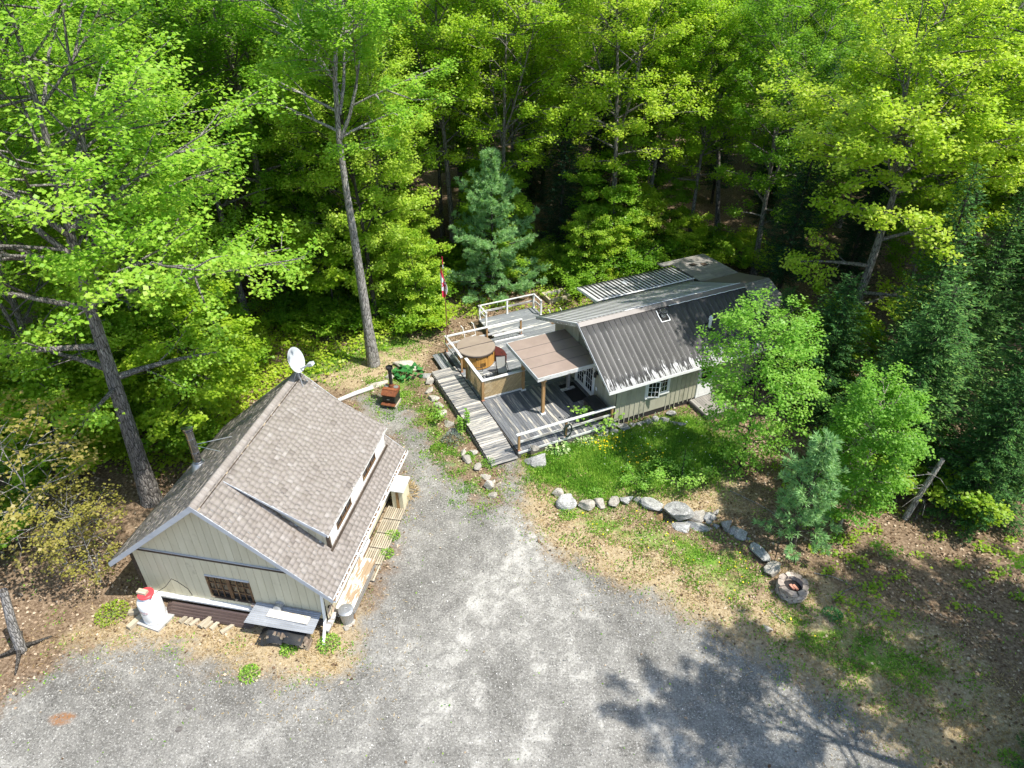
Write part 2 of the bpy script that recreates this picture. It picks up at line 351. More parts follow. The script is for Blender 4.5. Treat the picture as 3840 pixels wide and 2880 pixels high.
# ------------------------------------------------------------------ the ground
GRAVEL = [(-24, 2), (-22, 9), (-16.4, 11.6), (-16.0, 12.6), (-15.6, 13.4), (-14.5, 14.3), (-12.9, 14.9), (-11.4, 14.6), (-9.7, 13.9), (-7.6, 13.5), (-5.7, 13.4), (-5.2, 14.1), (-5.5, 14.8), (-5.2, 15.9), (-4.6, 18.0), (-4.7, 19.8), (-4.8, 21.7), (-4.8, 23.4), (-5.0, 24.5), (-5.6, 26.0), (-7.4, 28.0), (-7.9, 29.0), (-6.6, 29.2), (-5.2, 28.2), (-4.4, 26.6), (-3.7, 25.0), (-3.1, 23.6), (-1.5, 21.7), (-.75, 21.5), (-.42, 22.3), (-.36, 24.6), (.16, 24.7), (.42, 22.8), (.3, 21.0), (1.7, 18.7), (3.4, 17.7), (5.7, 16.3), (7.7, 14.7), (9.6, 13.2), (11.0, 11.9), (12.2, 10.4), (13, 8), (10, 2)]
LAWN = [(.75, 24.3), (1.4, 25.0), (4.6, 26.0), (8.6, 27.6), (10.1, 25.3), (8.6, 22.8), (6.0, 22.1), (4.2, 21.8), (2.6, 22.0), (1.4, 22.5), (.8, 23.2)]
WEEDS = [[(2.1, 20.8), (3.7, 21.0), (5.8, 19.9), (7.7, 19.3), (9.0, 18.0), (9.0, 16.5), (7.6, 16.9), (6.0, 18.2), (4.1, 19.3)],
         [(9.4, 15.9), (12.0, 15.5), (14.3, 13.7), (13.2, 12.9), (11.1, 13.4), (9.7, 14.4)],
         [(-4.9, 28.2), (-4.2, 29), (-2.6, 25.3), (-.95, 22.2), (-1.3, 21.7), (-2.8, 23.7), (-3.8, 25.6)],
         [(-7.4, 30.6), (-5.6, 31.0), (-4.6, 29.0), (-5.4, 28.0), (-6.4, 28.2)],
         [(-11, 30), (-8, 32.5), (-6, 33.5), (-5, 35.2), (-8, 35), (-11.5, 32)]]
STRAW = [[(-15.2, 15.2), (-12.9, 16.2), (-5.2, 16.2), (-4.4, 14.6), (-5.0, 13.0), (-8, 12.8), (-11, 14.0), (-13.4, 14.2)],
         [(.2, 24.0), (1.5, 23), (2.2, 21.4), (4.8, 20.6), (7.0, 18.8), (9, 17), (11.2, 17.6), (15, 15), (15.5, 12.5), (17, 9), (12, 9), (9, 13), (5.5, 16), (1.6, 18.4), (.2, 20.8)],
         [(-5.2, 20.2), (-4.2, 20.4), (-4.2, 22.6), (-5.2, 22.6)],
         [(-11, 30.5), (-7.5, 33), (-4.5, 34.5), (-5.4, 30.8), (-8, 29.6)],
         [(1.4, 22.6), (9.5, 22.8), (9.8, 21), (7.5, 20.6), (4, 21.6), (2, 21.9)]]
def sdist(poly, X, Y):
    """signed distance, positive inside"""
    inside = np.zeros(X.shape, bool); dmin = np.full(X.shape, 1e9); n = len(poly)
    for i in range(n):
        (ax, ay), (bx, by) = poly[i], poly[(i+1) % n]
        c = ((ay > Y) != (by > Y)) & (X < (bx-ax)*(Y-ay)/((by-ay) if by != ay else 1e-9)+ax); inside ^= c
        dx, dy = bx-ax, by-ay; tt = np.clip(((X-ax)*dx+(Y-ay)*dy)/(dx*dx+dy*dy+1e-12), 0, 1)
        dmin = np.minimum(dmin, np.hypot(X-ax-tt*dx, Y-ay-tt*dy))
    return np.where(inside, dmin, -dmin)
def soft(d, w): return np.clip(d/w*.5+.5, 0, 1)
def hgt(x, y):
    x = np.asarray(x, float); y = np.asarray(y, float)
    w = np.clip((np.hypot(np.maximum(np.abs(x)-12, 0), np.maximum(y-34, 0)))/8, 0, 1)
    return w*(.18*np.sin(.31*x+.7)*np.cos(.27*y)+.10*np.sin(.83*x-.5*y)+.05*np.sin(1.7*y+1.1*x))
def make_ground():
    gx = np.unique(np.round(np.concatenate([[-700, -400, -250, -160, -110, -80, -60, -48, -40], np.arange(-34, -18, .6), np.arange(-18, 18.01, .22), np.arange(18.6, 34, .6), [40, 48, 60, 80, 110, 160, 250, 400, 700]]), 3))
    gy = np.unique(np.round(np.concatenate([[-500, -200, -80, -30, -10, 0, 4], np.arange(6, 38.01, .22), np.arange(38.6, 60, .7), [62, 66, 72, 80, 90, 105, 130, 170, 240, 400, 700, 1200]]), 3))
    X, Y = np.meshgrid(gx, gy); Z = hgt(X, Y)
    att = {'gravel': soft(sdist(GRAVEL, X, Y), 1.5)}
    att['grass'] = np.maximum(soft(sdist(LAWN, X, Y), 1.4), np.max([.74*soft(sdist(w, X, Y), 1.5) for w in WEEDS], axis=0))
    att['straw'] = np.max([soft(sdist(w, X, Y), 1.8) for w in STRAW], axis=0)
    att['stain'] = np.exp(-(((X+13.9)/.55)**2+((Y-12.1)/.28)**2))*.9
    tr = np.zeros(X.shape)
    for k, (x0_, x1_, b_, a_) in enumerate(((-.1, -2.6, -1.2, 1.), (.1, -1.0, -.6, .9), (.1, .7, .3, 1.), (.2, 2.6, 1.2, .8), (-.2, -4.6, -2.0, .7), (.3, 4.6, 2.0, .9), (-6.5, -12.5, -.5, .6), (-5.8, -13.6, 1.6, .6))):
        tt = np.clip((21.5-Y)/11.5, 0, 1.3) if k < 6 else np.clip((14.6-Y)/6.0, 0, 1.3)
        xc = x0_+(x1_-x0_)*tt**1.6+b_*np.sin(tt*2.6)*.6+.15*np.sin(3.1*Y+k)
        tr = np.maximum(tr, a_*np.exp(-((X-xc)/(.30+.25*tt))**2)*(Y < 21.4))
    att['track'] = tr
    ny, nx = X.shape; idx = np.arange(nx*ny).reshape(ny, nx)
    F = np.stack([idx[:-1, :-1], idx[:-1, 1:], idx[1:, 1:], idx[1:, :-1]], -1).reshape(-1, 4)
    V = np.stack([X, Y, Z], -1).reshape(-1, 3); flat = {k: a.ravel() for k, a in att.items()}
    g = flat['gravel'][F].mean(1) > .5
    for nm, sel in (('ground', ~g), ('gravel_driveway', g)):
        Fs = F[sel]; u, inv = np.unique(Fs, return_inverse=True)
        me = npmesh(nm, V[u], inv.reshape(Fs.shape), 'ground', {k: a[u] for k, a in flat.items()}, True)
        tag(link(nm, me), 'leaf-strewn soil and dry grass of the clearing and forest floor' if nm == 'ground' else 'mottled grey gravel driveway between the two buildings', 'ground' if nm == 'ground' else 'driveway', kind='structure')
make_ground()

# ------------------------------------------------------------------ shingles
def shingle_roof(parent, origin, along, down, L, S, up_n, expo=.165, tab=.24, skip=None, own=300, score=None):
    """tabs over a rectangle: origin corner, unit vectors along the ridge and down the slope"""
    a, d = Vector(along).normalized(), Vector(down).normalized(); n = Vector(up_n).normalized(); o = Vector(origin)
    items = []
    rows = int(S/expo)+1
    for r in range(rows):
        u0 = r*expo; u1 = min(u0+expo+.05, S+.03); off = (r*.47 % 1)*tab
        s = -off
        while s < L:
            w = tab*random.choice((.72, .9, 1, 1, 1.25)); s0, s1 = max(s, 0), min(s+w, L+.0); s += w
            if s1-s0 < .05: continue
            cs, cu = (s0+s1)/2, (u0+u1)/2
            if skip and skip(cs, cu): continue
            items.append((s0+.003, s1-.003, u0, u1, random.choice((.006, .006, .010, .011)), min(1, max(0, random.gauss(.5, .2)))))
    return [(o, a, d, n, it) for it in items]
_sh = {}
def lay_shingles(parent, items, own=300):
    # the largest in the picture (nearest to the lens) are pieces of their own, the rest one joined part
    Mw = parent.matrix_world if parent.parent else Matrix.LocRotScale(parent.location, parent.rotation_euler, None)
    cl = camo.location
    def near(it):
        o, a, d, n, (s0, s1, u0, u1, th, va) = it; return ((Mw @ (o+a*(s0+s1)/2+d*(u0+u1)/2))-cl).length
    items = sorted(items, key=near); V = []; F = []; A = []
    for i, (o, a, d, n, (s0, s1, u0, u1, th, va)) in enumerate(items):
        w, l = s1-s0, u1-u0
        if i < own:
            kw, kl, kv = round(w/.02)*.02, round(l, 2), round(va*6)/6; k = (kw, kl, th, kv)
            if k not in _sh:
                P = [(-kw/2, 0, 0), (kw/2, 0, 0), (kw/2, kl, 0), (-kw/2, kl, 0), (-kw/2, 0, .004), (kw/2, 0, .004), (kw/2, kl, th), (-kw/2, kl, th)]
                _sh[k] = npmesh('shingle', P, [(3, 2, 1, 0), (4, 5, 6, 7), (0, 1, 5, 4), (1, 2, 6, 5), (2, 3, 7, 6), (3, 0, 4, 7)], 'shingle', {'var': [kv]*8})
            M = Matrix((a, d, n)).transposed().to_4x4()
            if M.determinant() < 0: M = Matrix((-a, d, n)).transposed().to_4x4()
            M.translation = o+a*((s0+s1)/2)+d*u0+n*(.004+.003*(i % 3)); link('shingle', _sh[k], parent, M)
        else:
            nb = len(V); e = n*(.004+.002*(i % 3))
            for zz in (0, 1):
                for s_, u_ in ((s0, u0), (s1, u0), (s1, u1), (s0, u1)):
                    V.append(tuple(o+a*s_+d*u_+e+n*(0 if not zz else (.004 if u_ == u0 else th))))
            q = [(3, 2, 1, 0), (4, 5, 6, 7), (0, 1, 5, 4), (1, 2, 6, 5), (2, 3, 7, 6), (3, 0, 4, 7)]
            F += [tuple(j+nb for j in f) for f in q]; A += [va]*8
    if V: tag(link('shingle_field', npmesh('shingle_field', V, F, 'shingle', {'var': A}), parent), kind='stuff')

def plank_wall(parent, edges, y, th, z0, top, name='siding_board', mat='siding_cream', axis='x', gap=.012, batten=None, hole=None, out=-1):
    """vertical boards between successive edges. axis 'x': wall in the xz plane at y; axis 'y': wall in the yz plane at x=y"""
    for i in range(len(edges)-1):
        a, b = edges[i]+gap/2, edges[i+1]-gap/2
        spans = [(z0, None)]
        if hole:
            for (ha, hb, hz0, hz1) in hole:
                if a >= ha-.02 and b <= hb+.02: spans = [(z0, hz0), (hz1, None)] if hz0 > z0+.02 else [(hz1, None)]
        for (lo, hi) in spans:
            ta, tb = (top(a), top(b)) if hi is None else (hi, hi)
            if max(ta, tb)-lo < .03: continue
            ta, tb = max(ta, lo+.005), max(tb, lo+.005)
            pts = [(a, lo), (b, lo), (b, tb), (a, ta)]
            if axis == 'x': P = [(p, y, q) for p, q in pts]; d = (0, -out*th, 0)
            else: P = [(y, p, q) for p, q in pts]; d = (-out*th, 0, 0)
            MB().prism(P, d).build(name, mat, parent)

# ------------------------------------------------------------------ the garage / bunkhouse
def make_garage():
    g = empty('bunkhouse', (-9.837, 15.657, 0), -.189, 'cream sided bunkhouse with brown shingled gable roof and shed dormer', 'building')
    RZ, EZ, WR, WL, LEN = 5.554, 2.165, 4.08, 3.98, 7.6
    sr = (RZ-EZ)/WR
    top = lambda x: RZ-.24-abs(x)*sr
    x0, x1, yb, zf = -3.43, 3.5, .42, .42
    # body behind the boards
    MB().prism([(x0+.04, yb+.05, .02), (x1-.04, yb+.05, .02), (x1-.04, yb+.05, top(x1)-.1), (0, yb+.05, top(0)-.12), (x0+.04, yb+.05, top(x0)-.1)], (0, 6.75, 0)).build('wall_core', 'void_dark', g)
    E = list(np.linspace(x0, -.78, 10))[:-1]+list(np.linspace(-.78, .86, 7))[:-1]+list(np.linspace(.86, x1, 10))
    hole = [(-.78, .86, .72, 1.78)]
    plank_wall(g, E, yb, .04, zf, lambda x: min(2.55, top(x)), hole=hole)
    plank_wall(g, E, yb, .04, 2.66, top)
    MB().box(x0+.25, x1-.75, yb-.035, yb+.03, 2.55, 2.66).build('belt_trim', 'trim_dark', g)
    MB().box(x0+.25, x1-.75, yb-.05, yb+.03, 2.662, 2.69).build('drip_edge', 'fascia_grey', g)
    for xx in (x0-.02, x1-.10): MB().box(xx, xx+.12, yb-.03, yb+.0, zf, top(xx+.06)-.03).build('corner_board', 'trim_dark', g)
    MB().box(x0-.1, x1-.75, yb-.16, yb+.02, .33, .41).build('ledger_board', 'white_paint', g)
    MB().box(x0, x1-.1, yb-.02, yb+.04, 0, .328).build('foundation_board', 'joist_dark', g)
    # window of two eight-pane casements
    w = empty('window'); w.parent = g
    MB().box(-.78, .86, yb-.03, yb+.03, 1.74, 1.80).build('frame', 'fascia_grey', w); MB().box(-.78, .86, yb-.06, yb+.03, .66, .72).build('sill', 'trim_dark', w)
    for xx in (-.78, .80): MB().box(xx, xx+.06, yb-.025, yb+.03, .72, 1.74).build('frame', 'window_wood', w)
    MB().box(-.02, .10, yb-.02, yb+.03, .72, 1.74).build('mullion', 'window_wood', w)
    for a, b in ((-.72, -.02), (.10, .80)):
        cols = np.linspace(a, b, 4); rows = np.linspace(.72, 1.74, 4)
        for i in range(3):
            for j in range(3): MB().box(cols[i]+.02, cols[i+1]-.02, yb+.02, yb+.028, rows[j]+.02, rows[j+1]-.02).build('pane', 'glass', w)
        for i in (1, 2): MB().box(cols[i]-.018, cols[i]+.018, yb-.005, yb+.03, .72, 1.74).build('glazing_bar', 'window_wood', w)
        for j in (1, 2): MB().box(a, b, yb-.002, yb+.029, rows[j]-.018, rows[j]+.018).build('glazing_bar', 'window_wood', w)
    # dryer vent
    v = empty('exhaust_vent', (1.82, yb, .84)); v.parent = g; v.rotation_euler = (R(90), 0, 0)
    MB().lathe([(.17, 0), (.17, .04), (.13, .05), (.13, .2), (.15, .2), (.15, .24), (.10, .27), (.05, .28)], 20).build('hood', 'galvanised', v, True)
    # right wall: boards and two patio doors
    ER = list(np.linspace(yb, 2.95, 9))+list(np.linspace(2.95, 4.25, 2))[1:]+list(np.linspace(4.25, 7.1, 10))[1:]
    plank_wall(g, ER, x1, .04, .2, lambda x: 2.35, axis='y', hole=[(2.95, 4.25, .2, 2.1)], out=1)
    for a, b in ((2.95, 3.57), (3.61, 4.25)):
        dr = empty('patio_door'); dr.parent = g
        for y0_, y1_, z0_, z1_ in ((a, a+.07, .2, 2.1), (b-.07, b, .2, 2.1), (a+.07, b-.07, .2, .32), (a+.07, b-.07, 2.0, 2.1)):
            MB().box(x1-.03, x1+.05, y0_, y1_, z0_, z1_).build('frame', 'white_paint', dr)
        MB().box(x1-.01, x1+.012, a+.07, b-.07, .32, 2.0).build('pane', 'glass', dr)
    MB().box(x1, x1+.05, 2.85, 4.35, .12, .2).build('door_sill', 'white_paint', g)
    MB().box(x1-.02, x1+.16, .05, 2.5, .24, .34).build('ledger_board', 'white_peel', g)
    # back and left walls
    EL = list(np.linspace(yb, 7.1, 24)); plank_wall(g, EL, x0, .04, .2, lambda x: 2.35, axis='y', out=-1)
    plank_wall(g, list(np.linspace(x0, x1, 24)), 7.15, .04, .2, top, out=1)
    MB().box(x0-.02, x0+.0, yb-.02, 7.1, 0, .2).build('foundation_board', 'joist_dark', g)
    # roof slabs
    for nm, W in (('roof_deck', WR), ('roof_deck', -WL)):
        s = 1 if W > 0 else -1; nrm = Vector((s*(RZ-EZ), 0, abs(W))).normalized()
        A, B = Vector((0, 0, RZ)), Vector((W, 0, EZ)); dn = nrm*-.10
        P = [A, B, B+dn, A+Vector((0, 0, -.13))]
        MB().prism(P if s > 0 else P[::-1], (0, LEN, 0)).build(nm, 'fascia_grey', g)
        # rake fascia front and back
        for yy in (-.03, LEN+.005):
            P = [A+Vector((0, 0, .015)), B+Vector((0, 0, .015)), B+Vector((0, 0, -.20)), A+Vector((0, 0, -.22))]
            MB().prism([(p.x, yy, p.z) for p in P], (0, .025, 0)).build('rake_board', 'fascia_grey', g)
        MB().prism([(W*.999, -.03, EZ-.01), (W*.999, -.03, EZ-.17), (W*.999+s*.02, -.03, EZ-.17), (W*.999+s*.02, -.03, EZ-.01)], (0, LEN+.06, 0)).build('eave_board', 'fascia_grey', g)
    # gutter along the right eave, full of leaf debris
    gt = MB(); xg = WR+.03
    gt.box(xg, xg+.012, -.02, LEN, EZ-.14, EZ-.03); gt.box(xg+.10, xg+.115, -.02, LEN, EZ-.14, EZ-.025); gt.box(xg+.012, xg+.10, -.02, LEN, EZ-.14, EZ-.125)
    go = gt.build('gutter', 'white_paint', g)
    for i in range(13): MB().box(xg+.012, xg+.10, .15+i*.6, .19+i*.6, EZ-.045, EZ-.028).build('hanger', 'white_paint', go)
    dv = MB()
    for i in range(300):
        y = random.uniform(0, LEN-.05); x = random.uniform(xg+.02, xg+.095); q = random.uniform(.012, .03)
        dv.cbox((x, y, EZ-.085+random.uniform(0, .035)), (q*1.6, q*2, q*.6), Matrix.Rotation(random.uniform(0, 6), 3, 'Z'))
    tag(dv.build('leaf_debris', 'litter_debris', go), kind='stuff')
    dp = empty('downspout'); dp.parent = g
    MB().bar((WR+.07, .06, EZ-.15), (x1+.05, yb-.14, EZ-.22), .07, .08).build('elbow', 'white_paint', dp)
    MB().bar((x1+.05, yb-.14, EZ-.2), (x1-.02, yb-.16, .55), .08, .07).build('pipe', 'white_paint', dp)
    MB().bar((x1-.02, yb-.16, .57), (x1+.1, yb-.75, .06), .08, .07).build('pipe', 'white_paint', dp)
    # shed dormer
    DH, DT, DZ, D0, D1 = .28, 3.54, 3.53, 1.42, 7.3
    hz = RZ-DH*sr+.03
    ds = Vector((DT-DH, 0, DZ-hz)); dl = ds.length; ds.normalize(); dn = Vector((-ds.z, 0, ds.x))
    d = empty('dormer'); d.parent = g
    A, B = Vector((DH, D0, hz)), Vector((DT, D0, DZ))
    MB().prism([A+dn*-.01, B+dn*-.01, B-dn*.09, A-dn*.05], (0, D1-D0, 0)).build('roof_deck', 'fascia_grey', d)
    MB().prism([A+dn*.012-Vector((0, .03, 0)), B+dn*.012-Vector((0, .03, 0)), B-dn*.13-Vector((0, .03, 0)), A-dn*.02-Vector((0, .03, 0))], (0, .025, 0)).build('rake_board', 'fascia_grey', d)
    MB().box(DT-.005, DT+.03, D0-.03, D1, DZ-.11, DZ+.0).build('eave_board', 'white_paint', d)
    MB().box(DH-.07, DH-.045, .0, LEN, RZ-(DH-.06)*sr+.02, RZ-(DH-.06)*sr+.045).build('flashing_strip', 'trim_dark', d)
    zw = lambda t: hz+(t-DH)*(DZ-hz)/(DT-DH)-.09
    zm = lambda t: RZ-t*sr+.012
    tf = 3.46; cy = 1.60
    ts = list(np.linspace(.9, tf, 12))
    for i in range(len(ts)-1):     # cheek boards, slanted top and bottom
        a, b = ts[i]+.006, ts[i+1]-.006
        if zw(b)-zm(b) < .02: continue
        MB().prism([(a, cy, zm(a)), (b, cy, zm(b)), (b, cy, max(zw(b), zm(b)+.01)), (a, cy, max(zw(a), zm(a)+.005))], (0, .04, 0)).build('cheek_board', 'siding_cream', d)
    MB().box(tf-.1, tf+.03, cy-.02, cy+.06, zm(tf)-.0, zw(tf)-.0).build('corner_board', 'trim_dark', d)
    ys = list(np.linspace(cy+.06, 2.25, 3))+list(np.linspace(2.25, 3.55, 2))[1:]+list(np.linspace(3.55, 4.75, 5))[1:]+list(np.linspace(4.75, 6.05, 2))[1:]+list(np.linspace(6.05, 7.1, 5))[1:]
    zb = zm(tf); zt = zw(tf)
    plank_wall(d, ys, tf, .04, zb, lambda x: zt, name='front_board', mat='white_paint', axis='y', hole=[(2.25, 3.55, zb+.22, zt-.12), (4.75, 6.05, zb+.22, zt-.12)], out=1)
    for a, b in ((2.25, 3.55), (4.75, 6.05)):
        wd = empty('window'); wd.parent = d
        MB().box(tf-.03, tf+.02, a, b, zt-.16, zt-.12).build('frame', 'window_wood', wd); MB().box(tf-.03, tf+.03, a, b, zb+.2, zb+.25).build('sill', 'window_wood', wd)
        for yy in np.linspace(a, b-.045, 4): MB().box(tf-.03, tf+.018, yy, yy+.045, zb+.25, zt-.16).build('mullion', 'window_wood', wd)
        yy = np.linspace(a, b-.045, 4)
        for i in range(3): MB().box(tf-.02, tf-.008, yy[i]+.045, yy[i+1], zb+.25, zt-.16).build('pane', 'glass', wd)
    MB().prism([(tf+.045, cy-.1, zm(tf+.045)+.02), (tf+.10, cy-.1, zm(tf+.10)+.02), (tf+.10, cy-.1, zm(tf+.10)+.028), (tf+.045, cy-.1, zm(tf+.045)+.05)], (0, 5.7, 0)).build('base_flashing', 'trim_dark', d)
    # shingles
    SR = math.hypot(WR, RZ-EZ); SL = math.hypot(WL, RZ-EZ)
    dr = Vector((WR, 0, -(RZ-EZ))).normalized(); dlft = Vector((-WL, 0, -(RZ-EZ))).normalized()
    inside = lambda s, u: (D0+.25 < s < D1-.05) and (.5 < u*WR/SR < tf-.05)
    it = shingle_roof(g, (0, -.02, RZ), (0, 1, 0), dr, LEN+.03, SR, (RZ-EZ, 0, WR), skip=inside)
    it += shingle_roof(g, (0, -.02, RZ), (0, 1, 0), dlft, LEN+.03, SL, (-(RZ-EZ), 0, WL))
    itd = [(o, a, dd, n, x) for (o, a, dd, n, x) in shingle_roof(d, (DH, D0-.02, hz), (0, 1, 0), ds, D1-D0+.02, dl+.02, dn)]
    lay_shingles(g, it, 300)
    d2 = d; M0 = Matrix.LocRotScale(g.location, g.rotation_euler, None); d.matrix_basis = Matrix.Identity(4)
    _keep = camo.location.copy(); lay_shingles_in(d, itd, M0)
    # ridge caps
    nr = Vector((sr, 0, 1)).normalized(); capm = []
    for k in range(3):
        m = MB(); e = .15
        m.add([(-.145, 0, -.145*sr*.93), (0, 0, 0), (.145, 0, -.145*sr*.93), (-.145, e, -.145*sr*.93), (0, e, 0), (.145, e, -.145*sr*.93),
               (-.145, 0, -.145*sr*.93+.018), (0, 0, .022), (.145, 0, -.145*sr*.93+.018), (-.145, e, -.145*sr*.93+.008), (0, e, .010), (.145, e, -.145*sr*.93+.008)],
              [(0, 1, 7, 6), (1, 2, 8, 7), (6, 7, 10, 9), (7, 8, 11, 10), (0, 6, 9, 3), (2, 5, 11, 8)])
        me = npmesh('ridge_cap', m.v, m.f, 'shingle', {'var': [.35+.25*k]*12}); capm.append(me)
    for i in range(51): link('ridge_cap', random.choice(capm), g, loc=(0, i*.15-.02, RZ+.012+.003*(i % 2)))
    # steel chimney with braces on the left slope
    c = empty('chimney', (-2.62, 3.95, 0)); c.parent = g
    zc = RZ-2.62*(RZ-EZ)/WL
    MB().lathe([(.36, -.34), (.24, .16), (.19, .22), (.19, .26)], 24, (0, 0, zc)).build('flashing_cone', 'galvanised', c, True)
    MB().lathe([(.15, .1), (.15, .68), (.157, .68), (.157, .72), (.15, .72), (.15, 1.32), (.157, 1.32), (.157, 1.36), (.15, 1.36), (.15, 1.72)], 24, (0, 0, zc)).build('pipe', 'chrome', c, True)
    MB().lathe([(.17, 1.68), (.185, 1.70), (.185, 1.74), (.13, 1.76), (.13, 1.80), (.21, 1.81), (.21, 1.87), (.12, 1.91), (.0, 1.92)], 24, (0, 0, zc), False).build('rain_cap', 'chrome', c, True)
    for q in ((-1.5, 4.72), (-1.42, 3.78)):
        zz = RZ-(-q[0])*(RZ-EZ)/WL
        MB().tube([(0, 0, zc+1.02), (q[0]+2.62, q[1]-3.95, zz+.03)], .014, 6).build('brace', 'galvanised', c)
    return g
def lay_shingles_in(parent, items, Mw):
    # same as lay_shingles for a nested part whose own transform is the identity
    class _P: pass
    global camo
    inv = Mw.inverted(); cl = inv @ camo.location
    items = sorted(items, key=lambda it: ((it[0]+it[1]*(it[4][0]+it[4][1])/2+it[2]*(it[4][2]+it[4][3])/2)-cl).length)
    for i, (o, a, d, n, (s0, s1, u0, u1, th, va)) in enumerate(items[:300]): _one_shingle(parent, i, o, a, d, n, s0, s1, u0, u1, th, va)
    V = []; F = []; A = []; q = [(3, 2, 1, 0), (4, 5, 6, 7), (0, 1, 5, 4), (1, 2, 6, 5), (2, 3, 7, 6), (3, 0, 4, 7)]
    for i, (o, a, d, n, (s0, s1, u0, u1, th, va)) in enumerate(items[300:]):
        nb = len(V); e = n*(.004+.002*(i % 3))
        for zz in (0, 1):
            for s_, u_ in ((s0, u0), (s1, u0), (s1, u1), (s0, u1)): V.append(tuple(o+a*s_+d*u_+e+n*(0 if not zz else (.004 if u_ == u0 else th))))
        F += [tuple(j+nb for j in f) for f in q]; A += [va]*8
    if V: tag(link('shingle_field', npmesh('shingle_field', V, F, 'shingle', {'var': A}), parent), kind='stuff')
def _one_shingle(parent, i, o, a, d, n, s0, s1, u0, u1, th, va):
    w, l = s1-s0, u1-u0; kw, kl, kv = round(w/.02)*.02, round(l, 2), round(va*6)/6; k = (kw, kl, th, kv)
    if k not in _sh:
        P = [(-kw/2, 0, 0), (kw/2, 0, 0), (kw/2, kl, 0), (-kw/2, kl, 0), (-kw/2, 0, .004), (kw/2, 0, .004), (kw/2, kl, th), (-kw/2, kl, th)]
        _sh[k] = npmesh('shingle', P, [(3, 2, 1, 0), (4, 5, 6, 7), (0, 1, 5, 4), (1, 2, 6, 5), (2, 3, 7, 6), (3, 0, 4, 7)], 'shingle', {'var': [kv]*8})
    M = Matrix((a, d, n)).transposed().to_4x4()
    if M.determinant() < 0: M = Matrix((-a, d, n)).transposed().to_4x4()
    M.translation = o+a*((s0+s1)/2)+d*u0+n*(.004+.003*(i % 3)); link('shingle', _sh[k], parent, M)
garage = make_garage()
GM = Matrix.LocRotScale(garage.location, garage.rotation_euler, None)
def gl(x, y, z=0): return tuple(GM @ Vector((x, y, z)))
GROT = -.189

# ------------------------------------------------------------------ the cabin
CAB = (3.083, 28.626, 0); CROT = .436
CM = Matrix.LocRotScale(Vector(CAB), Matrix.Rotation(CROT, 3, 'Z').to_euler(), None)
def cl(x, y, z=0): return tuple(CM @ Vector((x, y, z)))
DZ = .40    # deck level

def metal_slope(parent, x0, x1, p_top, p_bot, pitch, mat, name='roof_panel', rib_h=.02, rw=.04):
    """one panel per rib spacing; p_top / p_bot are (y, z) of the two edges"""
    T, B = Vector((0, *p_top)), Vector((0, *p_bot)); dn = (B-T); S = dn.length; dn.normalize()
    n = Vector((0, -dn.z, dn.y));  n = n if n.z > 0 else -n
    num = int(round((x1-x0)/pitch)); w = (x1-x0)/num
    prof = [(0, .0), (w-rw, .0), (w-rw*.72, rib_h), (w-rw*.28, rib_h), (w-.001, 0)]
    rows = 5; V = []; F = []; A = []
    for r in range(rows+1):
        for (x, z) in prof: V.append((x, S*r/rows, z)); A.append(r/rows)
    k = len(prof)
    for r in range(rows):
        for i in range(k-1): F.append((r*k+i, r*k+i+1, (r+1)*k+i+1, (r+1)*k+i))
    b = len(V)
    for r in (0, rows):
        for (x, z) in prof: V.append((x, S*r/rows, -.012)); A.append(r/rows)
    for i in range(k-1):
        F.append((i, b+i, b+i+1, i+1)); F.append((rows*k+i, rows*k+i+1, b+k+i+1, b+k+i))
    F += [(b, b+k, b+2*k-1, b+k-1), (0, rows*k, b+k, b), (k-1, b+k-1, b+2*k-1, rows*k+k-1)]
    V = np.array(V)
    sx = Vector((1, 0, 0)); M = Matrix((sx, dn, n)).transposed().to_4x4()
    if M.determinant() < 0:      # mirror x so that the basis is right-handed
        M = Matrix((-sx, dn, n)).transposed().to_4x4(); flip = True
    else: flip = False
    F = np.array([f if not flip else f for f in F])
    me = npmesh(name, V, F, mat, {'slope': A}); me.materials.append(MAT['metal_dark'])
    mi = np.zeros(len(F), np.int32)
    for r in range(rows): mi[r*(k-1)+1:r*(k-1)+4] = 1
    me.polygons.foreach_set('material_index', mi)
    for i in range(num):
        Mi = M.copy(); Mi.translation = T+sx*(x0+w*(i+1) if flip else x0+w*i); link(name, me, parent, Mi)

